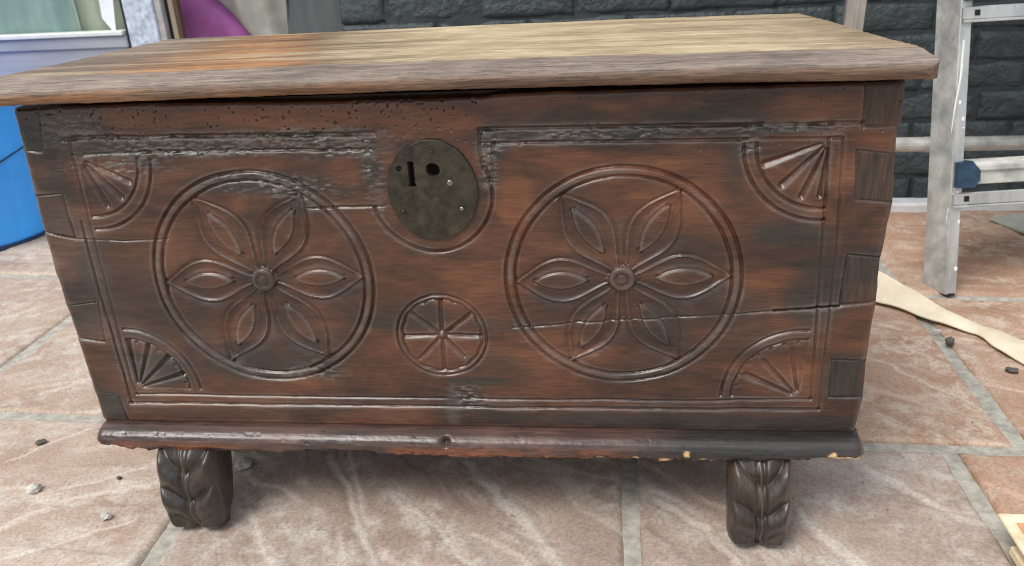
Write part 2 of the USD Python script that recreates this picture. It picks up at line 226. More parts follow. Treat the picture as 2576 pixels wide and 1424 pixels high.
VEINS = [([(0.235, 0.129), (0.281, 0.059), (0.317, -0.018), (0.354, -0.082)], 0.0060), ([(0.432, 0.127), (0.479, 0.067), (0.526, 0.006), (0.548, -0.029), (0.565, -0.071)], 0.0090), ([(0.355, 0.045), (0.414, -0.014), (0.464, -0.076)], 0.0040), ([(-0.162, -0.044), (-0.138, -0.016), (-0.109, 0.009), (-0.069, 0.036), (-0.001, 0.061), (0.064, 0.095)], 0.0050), ([(-0.114, -0.103), (-0.038, -0.050), (0.013, -0.017)], 0.0040), ([(-0.125, 0.043), (-0.057, 0.076), (-0.013, 0.106)], 0.0030), ([(-0.245, 0.102), (-0.216, 0.143), (-0.169, 0.193)], 0.0030), ([(-0.321, 0.289), (-0.274, 0.329)], 0.0040), ([(0.857, 0.036), (0.877, 0.001), (0.899, -0.039), (0.904, -0.054)], 0.0070), ([(0.958, 0.137), (0.998, 0.088), (1.040, 0.044), (1.065, 0.027), (1.080, 0.010)], 0.0080), ([(1.055, 0.432), (1.111, 0.357), (1.158, 0.311), (1.179, 0.228)], 0.0040), ([(1.116, 0.488), (1.136, 0.433), (1.137, 0.401)], 0.0030), ([(1.083, 0.474), (1.118, 0.453)], 0.0040), ([(1.152, 0.358), (1.166, 0.248)], 0.0030), ([(0.685, 0.059), (0.717, 0.030), (0.748, 0.002), (0.768, -0.058)], 0.0060), ([(1.296, 1.108), (1.372, 0.974), (1.474, 0.879)], 0.0060), ([(1.205, 0.884), (1.262, 0.818)], 0.0050)]
def dpoly(X, Y, pts):
    o = np.full(X.shape, 9.0)
    for a, b in zip(pts[:-1], pts[1:]):
        ab = np.subtract(b, a); t = np.clip(((X - a[0]) * ab[0] + (Y - a[1]) * ab[1]) / (ab @ ab), 0, 1); o = np.minimum(o, np.hypot(X - a[0] - t * ab[0], Y - a[1] - t * ab[1]))
    return o
ti = 0
for rk, xs in ROWS:
    for x0, x1 in zip(xs[:-1], xs[1:]):
        ti += 1
        near = rk in (1, 2) and x0 > -1.1 and x1 < 1.8
        st = 0.0032 if near else 0.008
        g = 0.0095
        nx, ny = int((x1 - x0) / st), int(0.56 / st)
        s, t = np.meshgrid(np.linspace(0, 1, nx), np.linspace(0, 1, ny), indexing='ij')
        X = x0 + g + s * (x1 - x0 - 2 * g); ya, yb = yl(rk, X) + g, yl(rk + 1, X) - g
        Y = ya + t * (yb - ya)
        e = np.minimum(np.minimum(s, 1 - s) * (x1 - x0), np.minimum(t, 1 - t) * 0.55)
        wob = 0.0014 * (n3(X, Y, (40, 40), ti, 3) - .5)
        ang = (0.42 if X.mean() < 0.05 else -0.62 if X.mean() > .7 else -0.9) + rng.uniform(-.15, .15)
        if rk == 3 or rk == 2 and x0 > 1: ang = -0.25
        ca, sa = math.cos(ang), math.sin(ang); A, B = X * ca + Y * sa, -X * sa + Y * ca
        wx = n3(A, B, (3, 3), ti + 9.1, 3, 4)
        f1 = n3(A + .10 * wx, B + .16 * wx, (1.7, 8.5), ti * 1.7, 4, 2)
        lev = f1 * 7.5; fr = lev - np.floor(lev); terr = np.floor(lev) + ss(fr, 0.80, 1.0)
        keep = ss(n3(A, B, (4, 7), ti + 3.3, 3, 8), .42, .60)
        H = 0.0040 * (terr * .8 + lev * .2) * 0.8 + 0.0012 * (n3(X, Y, (25, 25), ti, 4, 6) - .5)
        H -= H.mean(); H = np.clip(H * .9, -.0022, .008)
        edge = np.exp(-((fr - .90) / .075) ** 2) * keep * .95; edge = np.maximum(edge, .25 * np.exp(-(((f1 * 19.0) % 1.0 - .5) / .09) ** 2) * ss(n3(A, B, (5, 9), ti + 1.3, 3, 18), .50, .64))
        edge = edge * .42
        if near:
            jx, jy = .030 * (n3(X, Y, (22, 22), 1.5, 4, 51) - .5), .030 * (n3(X, Y, (22, 22), 6.5, 4, 52) - .5)
            for pts, w in VEINS:
                d_ = dpoly(X + jx, Y + jy, pts); w_ = w * (.5 + 1.0 * n3(X, Y, (18, 18), 2.5, 3, 53))
                edge = np.maximum(edge, .60 * np.exp(-(d_ / w_) ** 2)); H = H - .0016 * np.exp(-((d_ - w_ * 1.3) / (w_ * .6)) ** 2)
        haze_ = ss(n3(A, B, (5, 15), ti + 5.5, 4, 3), .38, .60)
        Z = G + H - 0.006 * np.exp(-(e / .0035) ** 1.5)
        X = X + wob * np.exp(-(e / .02)); Y = Y + wob * np.exp(-(e / .02))
        v = np.stack([X, Y, Z], -1); top = v.reshape(-1, 3)
        # skirt so that every tile has depth
        bi = np.concatenate([np.arange(nx) * ny, (nx - 1) * ny + np.arange(ny), (np.arange(nx) * ny + ny - 1)[::-1], np.arange(ny)[::-1]])
        low = top[bi].copy(); low[:, 2] = G - 0.02; k = len(top); nb = len(bi); a = np.arange(nb); b = (a + 1) % nb
        q = np.stack([bi[a], k + a, k + b, bi[b]], 1)
        f = np.vstack([grid_faces(nx, ny), q[:, [0, 1, 2]], q[:, [0, 2, 3]]])
        tone = np.stack([edge, haze_, 0 * edge], -1).reshape(-1, 3); tone = np.vstack([tone, tone[bi]])
        mat = T_ORANGE if (x0 > 1.0 or rk == 3 and x0 > .9 or rk == 2 and x0 > .6) else T_MAUVE if rk == 3 and x0 > -.9 or (rk == 1 and .0 < x0 < 1) else T_PINK
        mesh('tile', (np.vstack([top, low]), f), mat, patio, smooth=True, tone=tone)

# ------------------------------------------------------------------ black painted brick wall with white skirting
WY = 1.19
wall = thing('brick_wall', 'rough brick wall painted black behind the chest and ladder', 'wall', loc=(1.0, WY, G))
mesh('mortar', box(-0.004, 3.2, WY + 0.0048, WY + 0.20, G - .01, 1.78), M_MORTAR, wall)
rng = np.random.default_rng(11)
row = 0; z = G + 0.014
while z < 1.74:
    x = -0.008 - (0.115 if row % 2 else 0.0); h = 0.063 + rng.uniform(-.004, .004)
    while x < 3.1:
        L = 0.222 + rng.uniform(-.012, .012); xa, xb = max(x, -0.008), min(x + L, 3.2)
        if xb - xa > 0.03:
            nx, nz = 19, 8
            s, t = np.meshgrid(np.linspace(0, 1, nx), np.linspace(0, 1, nz), indexing='ij')
            rnd = 0.006
            px = xa + s * (xb - xa); pz = z + t * h + .0025 * (n3(px, s * 0, (14, 1), row, 3, 3) - .5) * 2
            ed = np.minimum(np.minimum(s, 1 - s) * (xb - xa), np.minimum(t, 1 - t) * h)
            py = WY + 0.0045 * np.exp(-(ed / .005)) - 0.011 * (n3(px, pz, (22, 40), row * .3, 3, 7) - .5) + rng.uniform(-.0025, .0025)
            top = np.stack([px, py, pz], -1).reshape(-1, 3)
            bi = np.concatenate([np.arange(nx) * nz, (nx - 1) * nz + np.arange(1, nz), (np.arange(nx) * nz + nz - 1)[::-1][1:], np.arange(nz)[::-1][1:-1]])
            low = top[bi].copy(); low[:, 1] = WY + .03; k = len(top); nb = len(bi); a = np.arange(nb); b = (a + 1) % nb
            q = np.stack([bi[a], bi[b], k + b, k + a], 1)[:, ::-1]
            mesh('brick', (np.vstack([top, low]), np.vstack([grid_faces(nx, nz), q[:, [0, 1, 2]], q[:, [0, 2, 3]]])), M_WALL, wall, smooth=True, tone=np.zeros((len(top) + len(low), 3)))
        x += L + 0.005
    z += h + 0.006; row += 1
sk = thing('skirting', 'white painted skirting strip along the foot of the black wall', 'skirting', loc=(1.0, WY - .02, G))
xs_ = np.linspace(-0.0, 3.1, 60)
prof = np.array([(-.034, -.004), (-.034, .018), (-.028, .024), (.004, .026), (.004, -.004)])
v = np.array([[x, WY - .004 + p[0] + .002 * math.sin(x * 21), G + p[1] + (.0025 * math.sin(x * 13.0) if p[1] > .01 else 0)] for x in xs_ for p in prof])
q = np.array([[i * 5 + j, i * 5 + (j + 1) % 5, (i + 1) * 5 + (j + 1) % 5, (i + 1) * 5 + j] for i in range(59) for j in range(5)])
sm = trimesh.Trimesh(v, np.vstack([q[:, [0, 1, 2]], q[:, [0, 2, 3]]]), process=False); sm.fix_normals(); mesh('skirting_board', sm, M_KERB, sk)

# ------------------------------------------------------------------ doorway left of the wall: dark reveal, cloths inside, jamb, post, half glazed door
rev = thing('doorway_reveal', 'dark grey panelled return of the wall beside the beige cloth', 'wall', loc=(-.1, 1.45, G))
mesh('panel', box(-0.30, -0.010, 1.475, 1.50, G, 1.78, .003), M_SLATE, rev)
for x_ in (): mesh('batten', box(x_ - .012, x_ + .010, 1.468, 1.4765, G, 1.78, .002), M_SLATE, rev)
def cloth(name, label, cat, outline, y0, mat, amp, seed, depth=.05, fold=None):
    """a hanging or slumped cloth: front sheet with folds, closed at the back"""
    from shapely.geometry import Polygon, Point
    P = Polygon(outline); x0, z0, x1, z1 = P.bounds
    nx, nz = 60, 70; s, t = np.meshgrid(np.linspace(0, 1, nx), np.linspace(0, 1, nz), indexing='ij')
    # map each row to the polygon's span
    zs = z0 + t[0] * (z1 - z0); lo, hi = [], []
    from shapely.geometry import LineString
    for z_ in np.clip(zs, z0 + 1e-4, z1 - 1e-4):
        c = P.intersection(LineString([(x0 - 1, z_), (x1 + 1, z_)])).bounds; lo.append(c[0]); hi.append(c[2])
    lo, hi = np.array(lo), np.array(hi); X = lo[None] + s * (hi - lo)[None]; Zz = np.broadcast_to(zs[None], X.shape)
    d = np.minimum(s, 1 - s) * (hi - lo)[None]
    bul = depth * (1 - np.exp(-(d / .03)))
    fx = fold(X, Zz) if fold else 0
    Yy = y0 - bul - amp * (n3(X, Zz, (9, 6), seed, 4, seed) - .5) * 2 - fx
    v = np.stack([X, Yy, Zz], -1).reshape(-1, 3); vb = v.copy(); vb[:, 1] = y0 + .01
    f = grid_faces(nx, nz); n = len(v)
    bi = np.concatenate([np.arange(nx) * nz, (nx - 1) * nz + np.arange(1, nz), (np.arange(nx) * nz + nz - 1)[::-1][1:], np.arange(nz)[::-1][1:-1]]); a = np.arange(len(bi)); b = (a + 1) % len(bi)
    q = np.stack([bi[a], n + bi[a], n + bi[b], bi[b]], 1)
    m = trimesh.Trimesh(np.vstack([v, vb]), np.vstack([f, f[:, ::-1] + n, q[:, [0, 1, 2]], q[:, [0, 2, 3]]]), process=False)
    M = mesh(name, m, mat, None, smooth=50); tag(M.GetPrim(), label, cat); return M
def rip(ax, az, k, w, amp):
    return lambda X, Z: amp * np.sin((X * ax + Z * az) * k) * np.exp(-((X * az - Z * ax) / w) ** 2 * 0)
cloth('purple_cushion', 'magenta purple cloth cushion slumped in the doorway', 'cushion', [(-.70, G), (-.10, G), (-.20, .12), (-.345, .283), (-.452, .386), (-.56, .50), (-.70, .52)], 1.52, M_PURPLE, .012, 3, .06, lambda X, Z: .005 * np.sin((X * .75 + Z * .66) * 55 + 3 * Z) * ss(X, -.52, -.38))
cloth('beige_cloth', 'beige grey cloth hanging beside the purple cushion', 'cloth', [(-.36, G), (-.255, G), (-.250, .30), (-.240, .38), (-.23, .9), (-.80, .9), (-.70, .62), (-.431, .387), (-.348, .286), (-.28, .2)], 1.47, M_BEIGE, .006, 6, .02, lambda X, Z: .006 * np.sin(X * 90 + Z * 8))
room = thing('doorway_back', 'dark grey room wall seen past the cloths in the doorway', 'wall', loc=(-.5, 1.8, G)); mesh('plaster', box(-1.9, 0.3, 1.75, 1.8, G, 1.9), M_IN, room)
jamb = thing('door_jamb', 'dark brown wooden door jamb with a tan strip', 'door frame', loc=(-.49, 1.33, G))
mesh('strip', box(-.512, -.500, 1.325, 1.335, G, 1.78, .001), M_RUBBER, jamb); mesh('strip', box(-.500, -.486, 1.318, 1.334, G, 1.78, .001), M_TANWOOD, jamb); mesh('jamb_board', box(-.486, -.472, 1.316, 1.332, G, 1.78, .002), M_DARKWOOD, jamb)
post = thing('door_post', 'pale blue mottled metal post between the glazed door and the jamb', 'post', loc=(-.57, 1.31, G))
mesh('post_face', box(-.614, -.532, 1.300, 1.36, G, 1.78, .003), M_POST, post); mesh('post_edge', box(-.532, -.513, 1.306, 1.36, G, 1.78, .002), M_POSTG, post)
door = thing('glazed_door', 'grey lilac half glazed door with white bead and curtains behind the pane', 'door', loc=(-1.1, 1.33, G))
mesh('lower_panel', box(-1.75, -.634, 1.318, 1.345, G + .02, .318, .003), M_FRAME, door)
mesh('rail', box(-1.75, -.629, 1.312, 1.347, .290, .3215, .003), M_FRAME, door)
mesh('glazing_bead', box(-1.75, -.634, 1.304, 1.345, .322, .3335, .002), M_BEAD, door)
mesh('stile', box(-.629, -.616, 1.315, 1.352, G + .02, 1.75, .002), M_RUBBER, door)
mesh('pane', box(-1.75, -.630, 1.330, 1.334, .333, 1.7), GLASS, door)
mesh('top_rail', box(-1.75, -.63, 1.315, 1.347, 1.70, 1.75, .003), M_FRAME, door)
def curtain(name, label, xa, xb, y0, mat, k, seed):
    nx, nz = 70, 12; s, t = np.meshgrid(np.linspace(0, 1, nx), np.linspace(0, 1, nz), indexing='ij'); X = xa + s * (xb - xa); Zz = G + .2 + t * 1.5
    Yy = y0 + .006 + .006 * np.sin(X * k + np.sin(X * 31)) + .006 * n3(X, Zz, (12, 2), seed)
    v = np.stack([X, Yy, Zz], -1).reshape(-1, 3); vb = v + [0, .003, 0]; f = grid_faces(nx, nz)
    M = mesh(name, trimesh.Trimesh(np.vstack([v, vb]), np.vstack([f, f[:, ::-1] + len(v)]), process=False), mat, None, smooth=60); tag(M.GetPrim(), label, 'curtain')
curtain('curtain', 'green grey curtain behind the glass, left of the olive one', -1.8, -.776, 1.343, M_CURT1, 46, 3)
curtain('curtain', 'olive beige curtain behind the glass next to the torn white sheet', -.79, -.60, 1.352, M_CURT2, 90, 5)
tp = np.array([(-.700, .60), (-.645, .60), (-.669, .407), (-.680, .335), (-.6805, .325), (-.690, .331), (-.700, .345), (-.7085, .358), (-.7115, .364), (-.7090, .40)])
from shapely.geometry import Polygon
tm = trimesh.creation.extrude_polygon(Polygon(tp), .0015); tp[:, 0] = .629 + (tp[:, 0] - .629) * .9866; tp[:, 1] = .5427 + (tp[:, 1] - .5427) * .9866; tm = trimesh.creation.extrude_polygon(Polygon(tp), .0015); tm = orient(tm, (0, 1.3295, 0), (1, 0, 0), (0, 0, 1), (0, -1, 0))
M = mesh('torn_sheet', tm, M_PAPER); tag(M.GetPrim(), 'white torn sheet stuck at the edge of the door glass', 'sheet')

# ------------------------------------------------------------------ blue tub on the left
tc_ = np.array([-1.02, 1.075]); R0 = 0.195
zz = np.array([0.0, .003, .010, .02, .05, .12, .2, .28, .335, .345, .35, .352, .348, .34, .2, .02, .018]); rr = R0 + np.array([-.012, -.005, -.001, .001, .004, .010, .016, .022, .026, .032, .034, .030, .022, .018, .008, -.01, -R0 + .001])
tub = thing('blue_tub', 'bright blue plastic tub standing on the tiles left of the chest', 'tub', loc=(tc_[0], tc_[1], G))
prf = np.vstack([[(0.001, 0)], np.stack([rr, zz], 1)]); lm = trimesh.creation.revolve(prf, sections=96); lm.apply_translation([tc_[0], tc_[1], G]); mesh('shell', lm, M_TUB, tub, smooth=35)
hw_ = np.array([(-.905, .918, .035), (-.8462, .9600, .0657), (-.8303, .9885, .0773), (-.8221, 1.0100, .0852), (-.8148, 1.0405, .0935), (-.809, 1.06, .100), (-.806, 1.10, .11)]); hd_ = hw_[:, :2] - tc_; hw_[:, :2] = tc_ + hd_ * (1 + .006 / np.linalg.norm(hd_, axis=1))[:, None]
mesh('wire_handle', tube(hw_, .0016, 6), M_RUBBER, tub)
# dark foot ring and the wire handle hanging against the side
fr = trimesh.creation.revolve(np.array([(R0 - .011, -.001), (R0 + .0015, -.001), (R0 + .0035, .006), (R0 + .0025, .011), (R0 - .011, .010), (R0 - .011, -.001)]), sections=96); fr.apply_translation([tc_[0], tc_[1], G + .001]); mesh('foot_ring', fr, plain('dark_blue_foot', (.01, .03, .09), rough=.5), tub, smooth=30)

# ------------------------------------------------------------------ aluminium stepladder
F0 = np.array([1.2495, 0.675, G]); LEAN = 0.2; ld = np.array([0, LEAN, 1.0]); ld /= np.linalg.norm(ld); ly = np.array([0, 1.0, -LEAN]); ly /= np.linalg.norm(ly); lx = np.array([1.0, 0, 0])
yaw = 0.14; c_, s_ = math.cos(yaw), math.sin(yaw); rz = lambda v: np.array([c_ * v[0] - s_ * v[1], s_ * v[0] + c_ * v[1], v[2]])
ld, ly, lx = rz(ld), rz(ly), rz(lx)
lad = thing('stepladder', 'scuffed aluminium stepladder with blue step caps by the black wall', 'ladder', loc=tuple(F0))
def lbox(x0, x1, y0, y1, z0, z1, b=.001): return orient(box(x0, x1, y0, y1, z0, z1, b), F0, lx, ly, ld)
RAIL = 1.3; LW = 0.42
for k in range(2):
    ox = 0 if k == 0 else LW
    sgn = 1 if k == 0 else -1
    sk_ = -.010 * sgn; web = lbox(0, .003, -.002, .062, .002, RAIL); web.vertices += np.outer(np.clip(((web.vertices - F0) @ ly + .002) / .064, 0, 1), lx * sk_) + lx * (ox - .0015); fl = lbox(min(ox, ox + sgn * .018), max(ox, ox + sgn * .018), -.003, .0005, .002, RAIL, .0008); fb = lbox(min(ox, ox + sgn * .015) + sk_, max(ox, ox + sgn * .015) + sk_, .0595, .063, .002, RAIL, .0008)
    mesh('rail', trimesh.util.concatenate([web, fb]), M_ALUW, lad, label='left front rail' if k == 0 else 'right front rail')
    mesh('rail_flange', fl, M_ALU, lad)
    mesh('rubber_foot', lbox(min(ox, ox + sgn * .017), max(ox, ox + sgn * .017), -.0035, .055, -.001, .006, .002), M_RUBBER, lad)
for k, h in enumerate((.236, .560, .88, 1.2)):
    mesh('step', trimesh.util.concatenate([lbox(.012, LW - .012, -.004, .030, h, h + .004), lbox(.030, LW - .030, .028, .125, h, h + .004)]), M_TREAD, lad)
    mesh('step_lip', trimesh.util.concatenate([lbox(.028, LW - .028, -.010, -.003, h - .006, h + .0055, .002), lbox(.030, LW - .030, -.004, .0, h - .030, h)]), M_ALUW, lad)
    for r_ in range(6): mesh('tread_ridge', lbox(.032, LW - .032, .010 + .018 * r_, .014 + .018 * r_, h + .0035, h + .0055, .0006), M_TREAD, lad) if k < 2 else None
    for e in range(2):
        c0, c1 = (.0025, .042) if e == 0 else (LW - .042, LW - .0025)
        pl = [(c0, h - .034), (c1 - .008, h - .034), (c1 + .001, h - .022), (c1 + .001, h - .004), (c1 - .015, h + .014), (c0, h + .012)] if e == 0 else [(c0 + .008, h - .04), (c1, h - .04), (c1, h + .014), (c0 + .014, h + .014), (c0 - .002, h - .004), (c0, h - .028)]
        cm = trimesh.creation.extrude_polygon(Polygon(pl).buffer(-.002).buffer(.002), .022); mesh('step_cap', orient(cm, F0 + ly * .006, lx, ld, -ly), M_BLUECAP, lad)
    mesh('brace_bar', trimesh.util.concatenate([lbox(.0, LW, -.008, .002, h - .066, h - .044, .0015), lbox(.0, LW, -.011, -.002, h - .071, h - .0665, .001)]), M_ALU, lad)
    mesh('rivet_hole', lbox(.020, .029, -.0095, -.0078, h - .060, h - .050, .0005), M_HOLE, lad)  # near-black block painted as the shaded inside of a hole
rng = np.random.default_rng(3)
for k in range(26):      # drops and runs of white paint on the left rail
    hz_ = rng.uniform(.05, .75); r_ = rng.uniform(.0015, .0035); front = rng.random() < .5
    d_ = trimesh.creation.icosphere(1, 1.0); d_.apply_scale([r_, .0006, r_ * rng.uniform(1, 2)])
    if front: d_ = orient(d_, F0 + lx * rng.uniform(.004, .016) - ly * .0033 + ld * hz_, lx, ly, ld)
    else: d_ = orient(d_, F0 - lx * .0018 + ly * rng.uniform(.004, .046) + ld * hz_, ly, -lx, ld)
    mesh('paint_drop', d_, M_PAINTDROP, lad)
P = lambda h, y: F0 + ld * h + ly * y
mesh('paint_run', tube([P(.06, .02) - lx * .002, P(.11, .012) - lx * .002, P(.15, .004) - lx * .002], .0011, 6), M_PAINTDROP, lad)
mesh('paint_run', tube([P(.30, .006) - lx * .002, P(.34, .001) - lx * .002 - ly * .001, P(.40, -.0035) + lx * .004, P(.46, -.0035) + lx * .006], [.0012, .0016, .002, .0015], 6), M_PAINTDROP, lad)
mesh('paint_run', tube([P(.10, .020) - lx * .002, P(.135, .010) - lx * .002, P(.165, .002) - lx * .002], .0011, 6), M_PAINTDROP, lad)
# rear frame
def bar(a, b, w, d):
    a, b = np.array(a, float), np.array(b, float); t = b - a; L = np.linalg.norm(t); t /= L; x_ = np.array([1.0, 0, 0]) - t * t[0]; x_ /= np.linalg.norm(x_); y_ = np.cross(t, x_)
    return orient(box(-w / 2, w / 2, -d / 2, d / 2, 0, L, .001), a, x_, y_, t)
top_, bot_ = np.array([1.108, .93, .80]), np.array([1.142, 1.125, G + .003])
for k in range(2):
    o = np.array([.56 * k, -.02 * k, 0])
    mesh('rear_leg', trimesh.util.concatenate([bar(bot_ + o, top_ + o,   .038, .018), bar(bot_ + o + [.002, -.010, 0], top_ + o + [.002, -.010, 0], .006, .006)]), M_ALU, lad)
q = lambda z_: bot_ + (top_ - bot_) * (z_ - bot_[2]) / (top_[2] - bot_[2])
mesh('rear_tube', tube([q(.053) + [-.01, -.016, -.005], q(.053) + [.18, -.022, -.005], q(.053) + [.6, -.03, -.006]], .0158, 16), M_ALUW, lad)
mesh('tube_collar', tube([q(.053) + [.178, -.0235, -.005], q(.053) + [.205, -.0245, -.005]], .0172, 16), M_ALU, lad)
mesh('tube_bracket', box(1.324, 1.350, 1.02, 1.034, .004, .045, .003), M_FRAME, lad)

# ------------------------------------------------------------------ small things on the floor
def strip_ribbon():
    c = np.array([(1.02, .715, .010), (1.09, .685, .014), (1.130, .658, .016), (1.173, .611, .012), (1.214, .556, .009), (1.252, .518, .007), (1.273, .481, .006), (1.295, .436, .007), (1.35, .35, .008)])
    from scipy.interpolate import CubicSpline
    u = np.linspace(0, 1, len(c)); U = np.linspace(0, 1, 90); C = CubicSpline(u, c)(U); T = np.gradient(C, axis=0); T[:, 2] = 0; T /= np.linalg.norm(T, axis=1, keepdims=True)
    Nn = np.stack([-T[:, 1], T[:, 0], 0 * U], 1)
    w = np.interp(U, [0, .15, .32, .5, .62, .75, 1], [.046, .044, .031, .019, .016, .024, .042]); tw = np.interp(U, [0, .2, .4, .6, 1], [.35, .25, .12, .05, .02])
    P0 = C - Nn * w[:, None]; P1 = C + Nn * w[:, None]; P1[:, 2] += tw * w * 2; P0[:, 2] -= np.minimum(.5 * tw * w, P0[:, 2] - .0025)
    r_ = []
    for k in range(7):
        s = k / 6; pt = P0 * (1 - s) + P1 * s; pt[:, 2] += .003 * math.sin(math.pi * s) + .001 * np.sin(U * 40); r_.append(pt)
    v = np.stack(r_, 1); v[..., 2] += G; vb = v.copy(); vb[..., 2] -= .0022; n = v.shape[0] * 7
    f = grid_faces(90, 7); bi = np.concatenate([np.arange(90) * 7, 89 * 7 + np.arange(1, 7), (np.arange(90) * 7 + 6)[::-1][1:], np.arange(7)[::-1][1:-1]]); a = np.arange(len(bi)); b = (a + 1) % len(bi)
    q_ = np.stack([bi[a], n + bi[a], n + bi[b], bi[b]], 1)
    m = trimesh.Trimesh(np.vstack([v.reshape(-1, 3), vb.reshape(-1, 3)]), np.vstack([f, f[:, ::-1] + n, q_[:, [0, 1, 2]], q_[:, [0, 2, 3]]]), process=False); m.fix_normals(); return m
M = mesh('wood_strip', strip_ribbon(), M_STRIP, None, smooth=40); tag(M.GetPrim(), 'curling cream wood strip lying on the tiles before the ladder', 'strip')
blk = thing('wood_offcut', 'orange and cream block of wood at the lower right corner', 'wood block', loc=(1.12, -.05, G))
zt = G + .034
mesh('block', box(1.0785, 1.30, -.26, -.010, G + .016, zt, .003), M_BLOCK, blk)
mesh('pale_edge', box(1.0772, 1.30, -.013, .0015, G + .017, zt + .0012, .0015), M_BLOCKW, blk); mesh('pale_edge', box(1.0665, 1.0800, -.26, .0015, zt - .0035, zt + .0012, .0012), M_BLOCKW, blk)
mesh('lower_board', box(1.0700, 1.29, -.26, -.030, G + .004, G + .0165, .002), M_BLOCKW, blk)
M = mesh('card_sheet', orient(box(-.002, .13, 0, .25, 0, .006, .001), (1.483, 1.078, G + .004), (.35, -.94, 0), (.94, .35, 0), (0, 0, 1)), M_CARD); tag(M.GetPrim(), 'grey board lying flat under the ladder by the wall', 'board')
PEBS = [((.118, .100), (.013, .0085, .007), 1.1, M_PEB, 'pale oval pebble in the shade behind the left foot'), ((-.158, .036), (.0095, .007, .006), .3, M_PEB, 'pale grey pebble farthest left on the tiles'),
        ((-.021, -.016), (.0062, .005, .0045), .5, M_PEB, 'small pale pebble midway to the left foot'), ((-.222, .147), (.0075, .005, .003), .6, M_PEBD, 'brown crumb beside a tile ridge left of the chest'),
        ((-.051, .067), (.0035, .0025, .002), .4, M_PEBD, 'tiny black crumb left of the chest foot'), ((1.247, .388), (.009, .0055, .004), -.4, M_PEBD, 'dark flake on the tile right of the chest'), ((1.189, .482), (.0085, .007, .006), 1.0, M_PEBD, 'brown crumb lodged in the grout by the wood strip'), ((1.182, .520), (.007, .004, .004), .1, M_PEB, 'grey chip of grout near the wood strip')]
for k, ((x, y), r_, a, mat, lab) in enumerate(PEBS):
    s = trimesh.creation.icosphere(3, 1.0); n_ = fbm(np.array(s.vertices) * 1.4 + k * 7, 3, k); s.vertices *= (0.45 + 1.1 * n_)[:, None]; s.apply_scale(r_); s.apply_transform(trimesh.transformations.rotation_matrix(a, [0, 0, 1])); s.apply_translation([x, y, G + r_[2] * .75 + .001])
    M = mesh('pebble' if mat is M_PEB else 'crumb', s, mat, None, smooth=True); tag(M.GetPrim(), lab, 'pebble' if mat is M_PEB else 'crumb')

gr = np.random.default_rng(21); gl = []
for k in range(90):
    x, y = gr.uniform(-.45, 1.35), gr.uniform(-.12, .75)
    g_ = trimesh.creation.icosphere(0, 1.0); r_ = gr.uniform(.0007, .0019); g_.apply_scale([r_, r_ * gr.uniform(.5, 1), r_ * .6]); g_.apply_transform(trimesh.transformations.rotation_matrix(gr.uniform(0, 6), [0, 0, 1])); g_.apply_translation([x, y, G + .0022]); gl.append(g_)
M = mesh('floor_grit', trimesh.util.concatenate(gl), M_PEBD); tag(M.GetPrim(), 'tiny dark grains of grit scattered over the tiles', 'grit', kind='stuff')

# ================================================================== the chest
W, Hh = 0.90, 0.3875
chest = thing('carved_chest', 'old carved wooden chest with rosettes and a round lock plate', 'chest', loc=(.45, .19, G))
STEP = 0.001
U1, V1 = np.linspace(0, W, int(W / STEP) + 1), np.linspace(0, Hh, int(Hh / STEP) + 1)
U, Vv = np.meshgrid(U1, V1, indexing='ij')
D = np.zeros_like(U)          # relief, + towards the viewer
lab = np.zeros(U.shape, int)
wob_u = 0.0016 * (n3(U, Vv, (22, 22), 1.1, 3, 1) - .5); wob_v = 0.0016 * (n3(U, Vv, (22, 22), 7.1, 3, 2) - .5)
Uw, Vw = U + wob_u, Vv + wob_v       # hand-cut lines wander a little
dep_var = 0.75 + .9 * (n3(U, Vv, (16, 16), 3.3, 3, 5) - .35)
nick = 1.0 + .30 * (n3(U, Vv, (150, 150), 4.4, 2, 61) - .5) + .7 * (n3(U, Vv, (45, 45), 1.4, 2, 62) - .5)
def cut(d, w, dep, p=1.0):
    global D
    D = D - 1.2 * dep * dep_var * nick * np.clip(1 - np.abs(d) / w, 0, 1) ** p
def seg(a, b):
    a, b = np.array(a), np.array(b); ab = b - a; t = np.clip(((Uw - a[0]) * ab[0] + (Vw - a[1]) * ab[1]) / (ab @ ab), 0, 1)
    return np.hypot(Uw - a[0] - t * ab[0], Vw - a[1] - t * ab[1]), t
def pline(pts): return np.min([seg(a, b)[0] for a, b in zip(pts[:-1], pts[1:])], axis=0)
# frame lines
FRAME = [([(.0435, .262), (.0422, .172), (.0448, .067), (.0452, .027)], .0019, .0030), ([(.0540, .352), (.0535, .245), (.0527, .18), (.0518, .0625), (.0559, .0392)], .0019, .0018),
         ([(.0540, .0392), (.3123, .0384), (.708, .039), (.8469, .0436)], .0021, .0026), ([(.043, .0266), (.3108, .0272), (.7083, .028), (.8565, .0306)], .0025, .0034),
         ([(.050, .3538), (.0865, .3554), (.2597, .3527), (.39, .3515)], .0040, .0036), ([(.0678, .3368), (.154, .3383), (.3175, .3362), (.385, .335)], .0026, .0024),
         ([(.4967, .3536), (.6986, .3519), (.868, .3497)], .0030, .0032), ([(.5111, .3390), (.6986, .3373), (.8492, .3359)], .0026, .0026),
         ([(.4985, .352), (.4965, .335), (.4990, .312)], .0026, .0024), ([(.5111, .339), (.5095, .325), (.5085, .306)], .0024, .0020),
         ([(.8380, .335), (.8426, .202), (.8466, .0436)], .0021, .0022), ([(.8510, .335), (.8560, .224), (.8565, .0306)], .0019, .0020)]
for pts, w, dep in FRAME: cut(pline(pts), w, dep)
bandmask = (np.maximum(np.abs(Vv - .3452) - .0075, 0) == 0) & (U > .05) & (U < .86) & ((U < .39) | (U > .5))
